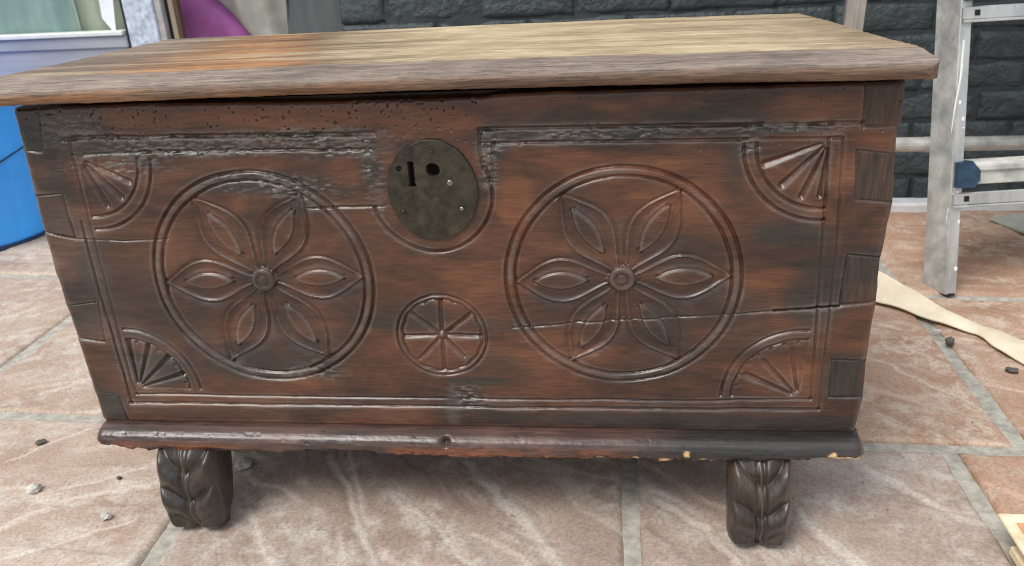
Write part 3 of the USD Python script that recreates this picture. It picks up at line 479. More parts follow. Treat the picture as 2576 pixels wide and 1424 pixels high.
# lock surround
AC = np.array([.4430, .2870]); ra = np.hypot(Uw - AC[0], Vw - AC[1]); low = (Vv < .300) | (U > AC[0]) & (Vv < .315)
cut(np.where(low & (Vv < AC[1] + .4 * (U - AC[0]) + .012), ra - .0640, 9), .0026, .0036)
# rosettes
ROS = [((.2421, .189), .1262, .1165), ((.6403, .1884), .1240, .1143)]
rid = 1
for (cu, cv), ro, ri in ROS:
    du, dv = Uw - cu, Vw - cv; r = np.hypot(du, dv); th = np.arctan2(dv, du)
    cut(r - ro, .0027, .0034); cut(r - ri, .0024, .0029)
    D += .0009 * np.clip(1 - ((r - (ro + ri) / 2) / ((ro - ri) / 2)) ** 2, 0, 1)
    boss = r < .0145
    lab[(r < ro) & (lab == 0)] = rid            # field of the rosette
    for k in range(6):
        a = math.radians(60 * k + 1.5 + [0, -2, 1.5, 0, -.5, 1][k]); pa = du * math.cos(a) + dv * math.sin(a); pb = -du * math.sin(a) + dv * math.cos(a)
        s = np.clip((pa - .012) / (ri - .013), 0, 1); ok = (pa > .010) & (pa < ri)
        wd = .0236 * np.sin(np.pi * s ** 1.08) ** 1.2 + .0040 * (1 - s) * (1 - s)
        d_ = np.abs(pb) - wd
        inside = ok & (d_ < 0)
        # a thin crest along the outline, hollow inside, a small raised leaf in the middle, ground cut away outside
        s2 = np.clip((pa - .035) / .060, 0, 1); w2 = np.where((pa > .035) & (pa < .095), .0092 * np.sin(np.pi * s2) ** .9, 0); d2 = np.abs(pb) - w2
        frac = np.clip(-d_ / np.maximum(wd - w2, 1e-4), 0, 1)
        hol = np.maximum(np.sin(np.pi * frac ** .85) ** .85, (1 - ss(w2, 0, .0045)) * np.clip(frac * 2.2, 0, 1) * .9) * np.clip((wd - w2) / .006, 0, 1)
        D -= np.where(inside & (d2 > 0), .0042 * dep_var * hol, 0)
        D -= np.where(inside & (w2 > 0), .0018 * np.exp(-((d2 - .0008) / .0012) ** 2), 0)
        D -= np.where(ok & (d_ >= 0), .0064 * dep_var * (1 - np.exp(-np.maximum(d_, 0) / .0010)) * np.exp(-np.maximum(d_, 0) / .0045), 0)
        lab[inside & ~boss] = rid + 1 + k
    D = np.where(boss, -.0003 + .0014 * np.clip(1 - (r / .0145) ** 4, 0, 1) - .0016 * np.exp(-((r - .0065) / .002) ** 2) - .003 * np.clip(1 - np.abs(r - .0145) / .002, 0, 1), D)
    lab[boss] = rid + 7
    lab[(r < ro) & (r > ri)] = rid + 8
    rid += 9
# wheel
cu, cv = .4395, .1205; du, dv = Uw - cu, Vw - cv; r = np.hypot(du, dv); th = np.arctan2(dv, du)
cut(r - .0508, .0021, .0028); cut(r - .0445 - .0011 * np.abs(np.sin(th * 8)), .0023, .0030)
D -= np.where(r < .044, .0010, 0)
for k in range(8):
    a = math.radians(45 * k - 1 + [0, -6, -1, 4, 2, 3, 0, -3][k]); ln = [.0455, .043, .0435, .041, .043, .041, .042, .036][k]
    d_, t_ = seg((cu + .005 * math.cos(a), cv + .005 * math.sin(a)), (cu + ln * math.cos(a), cv + ln * math.sin(a))); cut(d_, .0026 + .0008, .0030 * 1.0)
D += .0012 * np.clip(1 - (r / .006) ** 4, 0, 1)
lab[r < .0525] = 19
# corner fans: apex, rays, arc radii, opening
def fan(apex, a0, a1, ri_, ro_, rays, mark, chips=True):
    global D
    du, dv = Uw - apex[0], Vw - apex[1]; r = np.hypot(du, dv); th = np.degrees(np.arctan2(dv, du)); sec = (th > a0) & (th < a1)
    cut(np.where(sec, r - ro_, 9), .0024, .0030); cut(np.where(sec, r - ri_ - (.0010 * np.abs(np.sin(np.radians(th) * 8)) if chips else 0), 9), .0022, .0028)
    D -= np.where(sec & (r < ri_), .0011 * ss(r, .004, .012), 0)
    for a, ln, w in rays:
        a = math.radians(a); d_, t_ = seg((apex[0] + .008 * math.cos(a), apex[1] + .008 * math.sin(a)), (apex[0] + ln * math.cos(a), apex[1] + ln * math.sin(a))); cut(d_, np.maximum(w * (.55 + .7 * t_), .0012), .0034)
    if chips:
        for a in np.arange(a0 + 8, a1 - 4, (a1 - a0 - 8) / 7):
            a = math.radians(a); c0 = (apex[0] + (ri_ - .003) * math.cos(a), apex[1] + (ri_ - .003) * math.sin(a)); D -= .0022 * np.clip(1 - np.hypot(Uw - c0[0], Vw - c0[1]) / .0032, 0, 1)
    lab[sec & (r < ro_ + .001) & (lab == 0)] = mark
fan((.0600, .3320), -92, 0, .0655, .0800, [(-27, .058, .0040), (-49, .058, .0040), (-70, .056, .0036)], 20, False)
fan((.8390, .3330), 180, 271, .0690, .0810, [], 21, False); fan((.8390, .3330), -180, -88, .0690, .0810, [(-160, .064, .0046), (-134, .060, .0040), (-112, .060, .0034), (-95, .056, .0028)], 21, False)
fan((.8330, .0455), 86, 181, .0720, .0835, [(154, .064, .0038), (131, .060, .0034), (101, .061, .0034)], 22)
fan((.0590, .0475), -1, 91, .0665, .0800, [(18, .065, .0036), (42, .064, .0036), (66, .062, .0034), (88, .064, .0032)], 23)
# split and cracks
def crack(pts, w, dep):
    d_ = pline(pts); cut(d_ + .0006 * (n3(U, Vv, (120, 120), 9, 2, 3) - .5), w, dep, .7)
crack([(.9, .162), (.8648, .1573), (.80, .152), (.76, .148), (.66, .141), (.58, .135), (.52, .131)], .0012, .0020)
crack([(.8648, .1573), (.835, .1545), (.80, .152)], .0018, .0030)
crack([(-.006, .2507), (.0317, .2407), (.09, .238), (.142, .2395)], .0012, .0016)
crack([(.0, .116), (.032, .110)], .0011, .0015)
crack([(.420, .379), (.428, .370), (.437, .357)], .0036, .0016)
crack([(.305, .2730), (.35, .2742), (.392, .2737)], .0016, .0024)
# rough, eaten areas
rough = np.zeros_like(U)
def blob(u, v, ru, rv, p=2.0): return np.exp(-(np.abs((U - u) / ru) ** p + np.abs((Vv - v) / rv) ** p))
for b_ in ((.24, .344, .17, .013, 4), (.07, .362, .045, .020, 2), (.265, .300, .055, .012, 3), (.30, .293, .05, .013, 2), (.33, .345, .06, .016, 3), (.62, .345, .10, .007, 4), (.80, .348, .05, .005, 4), (.385, .31, .014, .04, 3), (.508, .335, .012, .03, 3), (.765, .332, .012, .012, 2), (.39, .280, .008, .014, 2), (.10, .327, .06, .012, 2), (.505, .298, .01, .01, 2), (.29, .073, .03, .012, 2), (.46, .043, .02, .016, 2)):
    rough = np.maximum(rough, blob(*b_))
rn = n3(U, Vv, (150, 480), 2.2, 3, 9); rn2 = n3(U, Vv, (30, 170), 5.2, 3, 4)
rough = rough * (.45 + .55 * ss(n3(U, Vv, (28, 60), 3.1, 3, 41), .36, .58))
D += rough * (.0052 * (rn - .5) + .0036 * (rn2 - .5)) - rough * .0008
pits = ss(n3(U, Vv, (300, 360), 8.8, 2, 12), .70, .78) * ss(Vv, .335, .36) * (U < .5)
pits = np.maximum(pits, ss(n3(U, Vv, (300, 360), 4.8, 2, 15), .765, .83) * ss(Vv, .30, .35)); D -= .0020 * pits
# overall hand-planed waviness and grain
D += .0016 * (n3(U, Vv, (5, 9), 6.5, 3, 21) - .5) + .0004 * (n3(U, Vv, (22, 200), 2.5, 3, 22) - .5) + .0004 * (n3(U, Vv, (70, 160), 3.5, 3, 25) - .5) + .0020 * (n3(U, Vv, (18, 24), 3.9, 3, 27) - .5)
D += .004 * np.clip(.0 - 0, 0, 1)
# dovetails (end grain of the side boards)
DOV = [([(-.01, .392), (.0300, .392), (.0215, .3405), (-.01, .3440)], 30), ([(-.01, .2910), (.0300, .2935), (.0315, .2412), (-.01, .2515)], 31), ([(-.01, .1560), (.0370, .1630), (.0318, .1100), (-.01, .1165)], 32), ([(-.01, .0400), (.0314, .0343), (.0350, -.002), (-.01, -.002)], 33),
       ([(.8658, .392), (.91, .392), (.91, .3455), (.8676, .3462)], 34), ([(.8645, .3235), (.91, .3170), (.91, .2690), (.8690, .2728)], 35), ([(.8672, .2154), (.91, .2100), (.91, .1645), (.8655, .1590)], 36), ([(.8640, .0936), (.91, .0912), (.91, .0470), (.8656, .0464)], 37)]
import shapely
for pts, mk in DOV:
    P_ = Polygon(pts); ins = shapely.contains_xy(P_, U, Vv); lab[ins] = mk
    dd = shapely.distance(P_.exterior, shapely.points(U, Vv)) if False else pline([*pts, pts[0]])
    far = (U < .0005) | (U > W - .0005) | (Vv > Hh - .0005) | (Vv < .0005)
    D -= np.where(far, 0, .0026 * np.clip(1 - dd / .0013, 0, 1) ** .8 * (.35 + 1.1 * n3(U, Vv, (40, 40), mk, 2)))
    D += np.where(ins, -.0006 + .0005 * (n3(U, Vv, (25, 25), mk, 3) - .5), 0)
# keyhole wells under the plate
D = np.where(((U > .4200) & (U < .4312) & (Vv > .294) & (Vv < .3235)) | (np.hypot(U - .4476, Vv - .3134) < .0085), -.012, D)
# border of the board: rounded arrises, worn edges
eu = np.minimum(U, W - U); ev = np.minimum(Vv, Hh - Vv); D -= .0028 * np.exp(-(eu / .0022) ** 1.3) + .0022 * np.exp(-(ev / .0018) ** 1.3)
cornerwear = np.exp(-(U / .006)) * ss(Vv, .2, .39) * .002; D -= cornerwear
# outline
eL = -.0030 + .0012 + np.interp(V1, [0, .04, .116, .157, .25, .29, .34, .3875], [.0025, .0015, -.0005, -.0025, -.0040, -.0030, -.0012, .0]) + .0022 * (n3(V1, V1 * 0, (45, 1), 3, 3, 5) - .5)
eR = np.interp(V1, [0, .047, .0915, .16, .211, .269, .3175, .3455, .347, .3875], [-.0005, .0045, .0022, .0036, .0030, .0072, .0040, .0020, .0060, .0040]) + .0018 * (n3(V1, V1 * 0, (45, 1), 6, 3, 7) - .5) - .002
tT = np.interp(U1, [0, .09, .15, .21, .36, .50, .515, .54, .9], [0, .001, .0012, 0, -.0024, -.0028, -.001, .0005, .0]) + .0014 * (n3(U1, U1 * 0, (40, 1), 4, 4, 6) - .5)
PX = U + eL[None] * np.clip(1 - U / .03, 0, 1) + eR[None] * np.clip(1 - (W - U) / .03, 0, 1); PZ = Vv + tT[:, None] * ss(Vv, Hh - .03, Hh)
pos = np.stack([PX, -D, PZ], -1).reshape(-1, 3); nu, nv = U.shape
F = grid_faces(nu, nv)      # faces towards -y?
n_ = np.cross(pos[F[:5, 1]] - pos[F[:5, 0]], pos[F[:5, 2]] - pos[F[:5, 0]]).mean(0)
if n_[1] > 0: F = F[:, ::-1]
NRM = vnorm(pos, F)
# stain map: x dark wax and soot, y worn red brown, z grey weathering
ns = n3(U, Vv, (10, 30), 1.7, 4, 31) - .5; ns2 = n3(U, Vv, (4, 9), 9.7, 4, 33) - .5
def patch(L):
    o = np.zeros_like(U)
    for (u, v, ru, rv, s) in L:
        q_ = np.hypot((U - u) / ru, (Vv - v) / rv) + ns * 1.5 + ns2 * .9; o = np.maximum(o, s * (1 - ss(q_, .45, 1.15)))
    return o
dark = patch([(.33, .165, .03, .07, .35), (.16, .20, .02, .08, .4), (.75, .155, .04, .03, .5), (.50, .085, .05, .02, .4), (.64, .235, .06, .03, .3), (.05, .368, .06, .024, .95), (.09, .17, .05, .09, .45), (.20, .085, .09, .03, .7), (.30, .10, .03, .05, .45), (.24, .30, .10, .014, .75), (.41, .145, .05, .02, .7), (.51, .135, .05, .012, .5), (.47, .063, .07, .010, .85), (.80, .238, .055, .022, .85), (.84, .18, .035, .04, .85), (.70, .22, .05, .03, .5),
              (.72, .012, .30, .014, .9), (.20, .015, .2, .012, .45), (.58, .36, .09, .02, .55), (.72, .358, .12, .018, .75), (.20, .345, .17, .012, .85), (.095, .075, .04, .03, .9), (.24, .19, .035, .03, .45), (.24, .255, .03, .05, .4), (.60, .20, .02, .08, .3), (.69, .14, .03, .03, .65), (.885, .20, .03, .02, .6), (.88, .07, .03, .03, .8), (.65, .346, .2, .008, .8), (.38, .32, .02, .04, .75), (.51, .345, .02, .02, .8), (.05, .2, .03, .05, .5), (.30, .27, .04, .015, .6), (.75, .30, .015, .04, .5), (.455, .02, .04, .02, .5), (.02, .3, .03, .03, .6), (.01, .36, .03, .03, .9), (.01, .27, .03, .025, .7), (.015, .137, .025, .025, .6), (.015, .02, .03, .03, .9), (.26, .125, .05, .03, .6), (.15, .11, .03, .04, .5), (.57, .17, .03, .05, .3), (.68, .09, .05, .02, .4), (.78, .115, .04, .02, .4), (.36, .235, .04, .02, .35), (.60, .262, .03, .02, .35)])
red = patch([(.20, .372, .17, .013, .95), (.36, .372, .14, .016, .95), (.46, .365, .05, .022, .9), (.43, .350, .05, .012, .7), (.63, .372, .03, .008, .8), (.81, .362, .05, .016, .7), (.886, .334, .03, .014, .95), (.855, .30, .012, .03, .7), (.53, .275, .022, .04, .9), (.50, .235, .05, .02, .5), (.80, .19, .05, .014, .75), (.62, .31, .08, .015, .6), (.70, .28, .06, .03, .4), (.40, .19, .05, .04, .4), (.47, .18, .05, .03, .45), (.23, .275, .03, .02, .65), (.10, .320, .03, .012, .7), (.28, .345, .03, .004, .9), (.15, .23, .03, .02, .5), (.16, .26, .05, .01, .5), (.36, .315, .03, .02, .6), (.28, .06, .04, .01, .7), (.42, .10, .06, .03, .3), (.80, .085, .05, .012, .5), (.012, .325, .014, .016, .7), (.56, .10, .06, .03, .3), (.30, .145, .03, .02, .45)])
from scipy.ndimage import gaussian_filter
lapl = D - gaussian_filter(D, 2.6); wear = np.clip((lapl - .00012) / .00055, 0, 1) * ss(n3(U, Vv, (40, 40), 5.1, 3, 71), .25, .55) * (lab < 30)
grey = np.clip(.55 * wear + rough * .85 * ss(rn, .46, .60) + .22 * patch([(.03, .20, .04, .10, 1), (.05, .367, .045, .02, .8), (.885, .29, .03, .03, .5), (.06, .10, .03, .08, .6), (.445, .03, .010, .05, 1.6), (.088, .085, .03, .03, .8)]), 0, 1)
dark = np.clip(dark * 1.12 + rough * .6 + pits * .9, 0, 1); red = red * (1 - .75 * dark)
TONE = np.stack([dark, red, grey], -1).reshape(-1, 3)
fl = lab.reshape(-1)[F]; fl = np.where((fl[:, 0] == fl[:, 1]) | (fl[:, 0] == fl[:, 2]), fl[:, 0], fl[:, 1])
def piece(name, mk, parent, mat=W_FRONT, label=None):
    f_ = F[np.isin(fl, mk)]; v, f2, nn, tt = submesh(pos, f_, NRM, TONE); return mesh(name, (v, f2), mat, parent, normals=nn, tone=tt, label=label)
# body of the front board behind the carved face
board = piece('front_board', [0], chest, label='carved front board')
bk = 0.024
edge_i = np.concatenate([np.arange(nu) * nv, (nu - 1) * nv + np.arange(1, nv), (np.arange(nu) * nv + nv - 1)[::-1][1:], np.arange(nv)[::-1][1:-1]])
ev_ = pos[edge_i]; bv = ev_.copy(); bv[:, 1] = bk; k = len(ev_); a = np.arange(k); b = (a + 1) % k
q = np.stack([a, b, k + b, k + a], 1); cap = np.array([[k + 0, k + nu - 1, k + nu + nv - 2], [k + 0, k + nu + nv - 2, k + 2 * nu + nv - 3]])
bm = trimesh.Trimesh(np.vstack([ev_, bv]), np.vstack([q[:, [0, 1, 2]], q[:, [0, 2, 3]], cap]), process=False)
mesh('board_back', bm, W_SIDE, sub(board))
for ri_ in range(2):
    b0 = 1 + 9 * ri_
    ros = piece('rosette', [b0], chest, label=('left' if ri_ == 0 else 'right') + ' six petalled rosette')
    for k in range(6): piece('petal', [b0 + 1 + k], sub(ros))
    piece('centre_boss', [b0 + 7], sub(ros)); piece('ring', [b0 + 8], sub(ros))
piece('wheel_medallion', [19], chest, label='small eight spoked wheel below the lock')
for mk, lb in ((20, 'upper left fan'), (21, 'upper right fan'), (22, 'lower right fan'), (23, 'lower left fan')): piece('corner_fan', [mk], chest, label=lb)
for pts, mk in DOV: piece('dovetail', [mk], chest, W_END if mk > 33 else W_FRONT)

# lock plate: hammered disc with keyhole, round hole and nails
plate_c = np.array([.4450, .2905]); ea, eb = .0480, .0545
th = np.linspace(0, 2 * np.pi, 181)[:-1]; rs = np.concatenate([np.linspace(0.001, .97, 70), [.985, .995, 1.0, 1.0]])
TH, RS = np.meshgrid(th, rs); rim = 1 + .016 * (n3(np.cos(TH), np.sin(TH), (2.2, 2.2), 2, 3, 4) - .5) * 2
pu = plate_c[0] + ea * RS * np.cos(TH) * rim; pv = plate_c[1] + eb * RS * np.sin(TH) * rim
hh = .0026 + .0010 * (1 - RS ** 2) + .0011 * (n3(pu, pv, (60, 60), 1, 4, 5) - .5) + .0005 * (n3(pu, pv, (200, 200), 3, 3, 6) - .5)
hh -= .0012 * np.exp(-(np.hypot((pu - .452), (pv - .2845)) / .006) ** 2) - .0016 * np.exp(-(np.hypot((pu - .4492), (pv - .2795)) / .0042) ** 2)
hh += .0010 * np.exp(-((np.hypot(pu - .4124, pv - .2689) - .0042) / .0011) ** 2) + .0006 * np.exp(-(np.hypot(pu - .452, pv - .330) / .003) ** 2)
hh -= .003 * np.clip((RS - .985) / .015, 0, 1) ** 2; hh[-1] = -.0012
slot = (np.abs(pu - .4246 - .10 * (.323 - pv) * 0) < .0029 + .0012 * ss(-pv, -.301, -.297)) & (pv > .2965) & (pv < .3225); hole = np.hypot((pu - .4476) / 1.05, pv - .3134) < .0068; nh = np.hypot(pu - .4123, pv - .3155) < .0022
pts_ = np.stack([pu, -hh, pv], -1).reshape(-1, 3); nr, nt = pu.shape
i, j = np.meshgrid(np.arange(nr - 1), np.arange(nt), indexing='ij'); q = np.stack([i * nt + j, i * nt + (j + 1) % nt, (i + 1) * nt + (j + 1) % nt, (i + 1) * nt + j], -1).reshape(-1, 4); f_ = np.vstack([q[:, [0, 1, 2]], q[:, [0, 2, 3]]])
hm = (slot | hole | nh).reshape(-1); f_ = f_[~hm[f_].any(1)]
n_ = np.cross(pts_[f_[:500, 1]] - pts_[f_[:500, 0]], pts_[f_[:500, 2]] - pts_[f_[:500, 0]]).sum(0)
if n_[1] > 0: f_ = f_[:, ::-1]
lock = mesh('lock_plate', (pts_, f_), M_PLATE, chest, smooth=True, tone=np.zeros((len(pts_), 3)), label='round patinated metal lock plate')
def pill(u0, u1, v0, v1, y): return box(u0, u1, y, y + .001, v0, v1)
mesh('keyhole', pill(.4195, .4300, .2950, .3240, .0085), M_HOLE, sub(lock), label='upright keyhole slot'); hd = trimesh.creation.cylinder(.0088, .001, sections=24); mesh('keyhole', orient(hd, (.4476, .0088, .3134), (1, 0, 0), (0, 0, 1), (0, -1, 0)), M_HOLE, sub(lock), label='round hole beside the slot')
hd = trimesh.creation.cylinder(.0026, .0006, sections=16); mesh('nail_hole', orient(hd, (.4123, -.0006, .3155), (1, 0, 0), (0, 0, 1), (0, -1, 0)), M_HOLE, sub(lock))
for (u, v), r_ in (((.4643, .2990), .0034), ((.4747, .2712), .0024), ((.4124, .2689), .0026), ((.4480, .3318), .0020)):
    s = trimesh.creation.icosphere(2, 1.0); s.apply_scale([r_, .0016, r_]); s.apply_translation([u, -.0034, v]); mesh('nail', s, M_NAIL if r_ > .003 or r_ == .0024 else M_PLATE, sub(lock), smooth=True)

# sides, back, inside floor
DEP = .375
for k, x in enumerate((0.0015, W - .0235)):
    mesh('side_board', box(x, x + .022, bk + .0005, DEP, .0, Hh - .001, .0015), W_SIDE, chest)
mesh('back_board', box(.0245, W - .0245, DEP - .022, DEP - .0005, 0, Hh - .001), W_SIDE, chest)
# base moulding: half round nosing with a torn lower edge
x_ = np.linspace(-.0025, .9062, 700); ang = np.linspace(0, 1, 26)
base_prof = np.array([(.004, .0006), (-.008, .0003), (-.016, -.0018), (-.022, -.0062), (-.0255, -.0125), (-.0262, -.0185), (-.0240, -.0240), (-.0205, -.0285), (-.016, -.0315), (-.006, -.033), (.03, -.034)])
tprof = np.r_[0, np.cumsum(np.hypot(*np.diff(base_prof, axis=0).T))]; tprof /= tprof[-1]
tq = np.r_[np.linspace(0, .72, 40), np.linspace(.75, 1, 8)]; py, pz = np.interp(tq, tprof, base_prof[:, 0]), np.interp(tq, tprof, base_prof[:, 1])
Xb, Tq = np.meshgrid(x_, tq, indexing='ij'); Yb = np.broadcast_to(py[None], Xb.shape).copy(); Zb = np.broadcast_to(pz[None], Xb.shape).copy()
lift = np.interp(Xb, [-.003, .01, .035, .09, .24, .285, .305, .33, .37, .47, .62, .70, .78, .815, .845, .87, .906], [.016, .010, .004, .001, .0012, .0085, .0095, .0075, .003, .001, .0030, .0015, .002, .0032, .0095, .0125, .0100]) + .004 * (n3(Xb, Tq, (38, .5), 4, 4, 8) - .5) + .0025 * (n3(Xb, Tq, (140, 3), 4, 3, 9) - .5)
tdn = ss(-Zb, .010, .034); Zb = Zb + lift * tdn * .92; Yb = Yb + tdn * .003
nb_ = n3(Xb, Tq, (90, 26), 1.2, 4, 3) - .5; rag = ss(-pz[None] + 0 * Xb, .015, .028)
Yb += .0010 * (n3(Xb, Tq, (12, 5), 2.2, 3, 4) - .5) + nb_ * (.0010 + .0075 * rag); Zb += nb_ * .0045 * rag; nb2_ = n3(Xb, Tq, (240, 70), 1.9, 3, 13) - .5; Yb += nb2_ * (.0007 + .0035 * rag)
pit = ss(n3(Xb, Tq, (50, 48), 5.5, 3, 14), .70, .76); Yb += .0007 * pit; Zb -= .0005 * pit * (1 - rag)
Yb += .0075 * np.exp(-(((Xb - .437) / .0042) ** 2 + ((Tq - .27) / .055) ** 2)); Zb -= .004 * np.exp(-(((Xb - .437) / .0042) ** 2 + ((Tq - .27) / .055) ** 2))
endd = np.minimum(Xb + .0025, .9062 - Xb); er = .013 * np.clip(1 - endd / .013, 0, 1) ** 2; Yb += er * (Yb < 0) * .9; Zb += (-.017 - Zb) * np.clip(1 - endd / .010, 0, 1) ** 2.2 * .55
bp_ = np.stack([Xb, Yb, Zb], -1).reshape(-1, 3); bf = grid_faces(len(x_), len(tq))
n_ = np.cross(bp_[bf[:4000, 1]] - bp_[bf[:4000, 0]], bp_[bf[:4000, 2]] - bp_[bf[:4000, 0]]).sum(0)
if n_[2] + -n_[1] < 0: bf = bf[:, ::-1]
bdk = np.clip(ss(Xb, .60, .74) * .85 + .5 * (n3(Xb, Tq, (9, 3), 4, 3, 5) - .45) + pit + .9 * np.exp(-(((Xb - .437) / .0045) ** 2 + ((Tq - .27) / .06) ** 2)) + .8 * np.exp(-((Xb - .29) / .05) ** 2) * ss(Tq, .4, .6), 0, 1)
brd = ss(Tq, .28, .44) * (ss(Xb, .36, .38) * (1 - ss(Xb, .60, .66)) + (1 - ss(Xb, .15, .22)) * .8) * ss(n3(Xb, Tq, (26, 9), 3, 3, 6), .34, .56)
chp = np.zeros_like(Xb)
for u_, w_, t_, s_ in ((.615, .0035, .47, .05), (.688, .0075, .465, .05), (.712, .0045, .36, .05), (.733, .0075, .47, .05), (.888, .015, .435, .075), (.655, .0035, .47, .04), (.870, .006, .36, .05), (.003, .006, .43, .06)): chp = np.maximum(chp, 1 - ss(np.hypot((Xb - u_) / w_, (Tq - t_) / s_) + 1.2 * (n3(Xb, Tq, (160, 30), 1, 3, 2) - .5), .7, 1.05))
nose = mesh('base_moulding', (bp_, bf), W_BASE, chest, smooth=True, tone=np.stack([bdk * (1 - chp), brd * (1 - chp), chp], -1).reshape(-1, 3))
mesh('base_board', box(.001, .903, .004, DEP + .012, -.0325, -.0006, .0015), W_SIDE, chest)
for k, xe in enumerate((-.0025, .9062)):
    col = bp_.reshape(len(x_), len(tq), 3)[0 if k == 0 else -1]; cc = col.mean(0); cc[0] = xe; vv = np.vstack([col, cc]); n0 = len(col); ff = np.stack([np.arange(n0 - 1), np.arange(1, n0), np.full(n0 - 1, n0)], 1)
    mesh('moulding_end', trimesh.Trimesh(vv, ff if k else ff[:, ::-1], process=False), W_BASE, sub(nose))

# feet: sleds with carved leaf fronts
def foot(x0, x1, label, pale, rear=False):
    nx, nz = 84, 120; s, t = np.meshgrid(np.linspace(0, 1, nx), np.linspace(0, 1, nz), indexing='ij'); z0, z1 = G + .001, -.020
    Zf = z0 + t * (z1 - z0); c = (s - .5) * 2; xc = (x0 + x1) / 2; hw = (x1 - x0) / 2
    hwz = hw * (.88 + .12 * ss(t, 0, .22)) * (1 + .03 * np.sin(np.pi * t))
    Xf = xc + c * hwz
    yb = -.0215 - .009 * np.sin(np.pi * np.clip(t * .9 + .1, 0, 1)) + .013 * (1 - np.clip(t / .10, 0, 1)) ** 2.0 - .008 * (1 - t) + .009 * ss(t, .85, 1.0)
    yb = yb + .010 * np.clip((np.abs(c) - .80) / .20, 0, 1) ** 2.2
    # leaf lobes: puffed tiers that slope down to the middle vein
    tt = t - (.04 + .30 * t) * np.abs(c) + .012 * np.sin(c * 5 + x0 * 9) + .035 * (n3(Xf, Zf, (30, 30), x0, 3, 12) - .5); lobes = [-.30, .12, .39, .70, 1.04]
    pf = np.zeros_like(t)
    for a_, b_ in zip(lobes[:-1], lobes[1:]):
        q_ = np.clip((tt - a_) / (b_ - a_), 0, 1); pf = np.maximum(pf, np.sin(np.pi * q_ ** 1.35) ** .85 * ((tt >= a_) & (tt < b_)))
    puff = pf * (np.clip(1 - (2 * np.abs(np.abs(c) - .50)) ** 3.0, 0, 1) * .6 + .4) * (1 - .85 * ss(np.abs(c), .72, 1.0)) * (.55 + .45 * ss(t, .1, .5))
    vein = np.exp(-(np.abs(c - .05 * np.sin(t * 4 + x0)) / .040) ** 2); side = np.exp(-((np.abs(c - .05 * np.sin(t * 4 + x0)) - .12) / .06) ** 2)
    yb = yb - .0098 * puff + .0026 * side - .0012 * vein * ss(t, .12, .3) + .006 * np.exp(-(np.abs(c) / .08) ** 2) * (1 - ss(t, .05, .18)) + .0014 * (n3(Xf, Zf, (90, 90), x0, 3, 6) - .5) + .0007 * (n3(Xf, Zf, (300, 200), x0, 3, 8) - .5)
    dy = .405 if rear else 0
    v = np.stack([Xf, yb + dy, Zf], -1).reshape(-1, 3); f = grid_faces(nx, nz)
    n_ = np.cross(v[f[:, 1]] - v[f[:, 0]], v[f[:, 2]] - v[f[:, 0]]).sum(0); f = f if n_[1] < 0 else f[:, ::-1]
    tone = np.stack([0 * t, .16 * vein * ss(t, .0, .2), 0 * t], -1).reshape(-1, 3)
    if rear: v[:, 1] = dy - .03 - (v[:, 1] - dy); f = f[:, ::-1]
    Fm = mesh('foot', (v, f), W_FOOT, chest, smooth=True, tone=tone, label=label)
    # sides running back to the undercut heel
    ny = 14; yy = np.linspace(0, 1, ny); heel = -.004 + .040 * np.linspace(0, 1, nz) ** .8; backs = []
    for e in (0, nx - 1):
        col = v.reshape(nx, nz, 3)[e]; S, T = np.meshgrid(yy, np.arange(nz), indexing='ij'); w = col[T].copy(); hb = heel[T] if not rear else dy - .03 - heel[T]; w[..., 1] = col[T][..., 1] * (1 - S) + hb * S
        w[..., 0] += (1 if e == 0 else -1) * .004 * S ** 2
        vv = w.reshape(-1, 3); backs.append(w[-1]); ff = grid_faces(ny, nz); n_ = np.cross(vv[ff[:, 1]] - vv[ff[:, 0]], vv[ff[:, 2]] - vv[ff[:, 0]]).sum(0)
        if n_[0] * (-1 if e == 0 else 1) < 0: ff = ff[:, ::-1]
        tn = np.zeros((len(vv), 3)); tn[:, 0] = (.85 if (pale and e == 0) else 0) * ss(n3(vv[:, 1], vv[:, 2], (9, 30), 2, 3, 3), .35, .6)
        mesh('side_face', (vv, ff), W_FOOT, sub(Fm), smooth=True, tone=tn)
    bb = np.vstack(backs); qf = np.array([[k, k + 1, nz + k + 1, nz + k] for k in range(nz - 1)]); mesh('heel', trimesh.Trimesh(bb, np.vstack([qf[:, [0, 1, 2]], qf[:, [0, 2, 3]]])[:, ::-1 if not rear else 1], process=False), W_FOOT, sub(Fm))
foot(.0735, .1490, 'left leaf carved front foot', 0); foot(.7615, .8305, 'right leaf carved front foot', 1)
foot(.0735, .1490, 'left rear foot', 0, True); foot(.7615, .8305, 'right rear foot', 0, True)

# lid: heavy board with a bevelled and rounded edge, warped with age
LX0, LX1, LY0, LY1 = -.022, .9225, -.034, .405
insets = [(.040, .0), (.030, -.0022), (.018, -.0050), (.008, -.0080), (.003, -.0105), (.0008, -.0135), (.0, -.017), (.0008, -.0205), (.003, -.0235), (.009, -.0248), (.04, -.0250)]
nx, ny = 420, 150
def rect_ring(ins, ex):
    ie = ins * ex
    xa, xb, ya, yb = LX0 + ie, LX1 - ie, LY0 + ins, LY1 - ins * .6
    X = np.linspace(xa, xb, nx); Y = np.linspace(ya, yb, ny)
    r = np.concatenate([np.stack([X, np.full(nx, ya)], 1), np.stack([np.full(ny - 1, xb), Y[1:]], 1), np.stack([X[::-1][1:], np.full(nx - 1, yb)], 1), np.stack([np.full(ny - 2, xa), Y[::-1][1:-1]], 1)]); return r
X, Y = np.meshgrid(np.linspace(LX0 + .040 * .35, LX1 - .040 * .35, nx), np.linspace(LY0 + .040, LY1 - .024, ny), indexing='ij')
topv = np.stack([X, Y, 0 * X], -1).reshape(-1, 3); tv = [topv]; tt_ = [np.zeros(len(topv))]
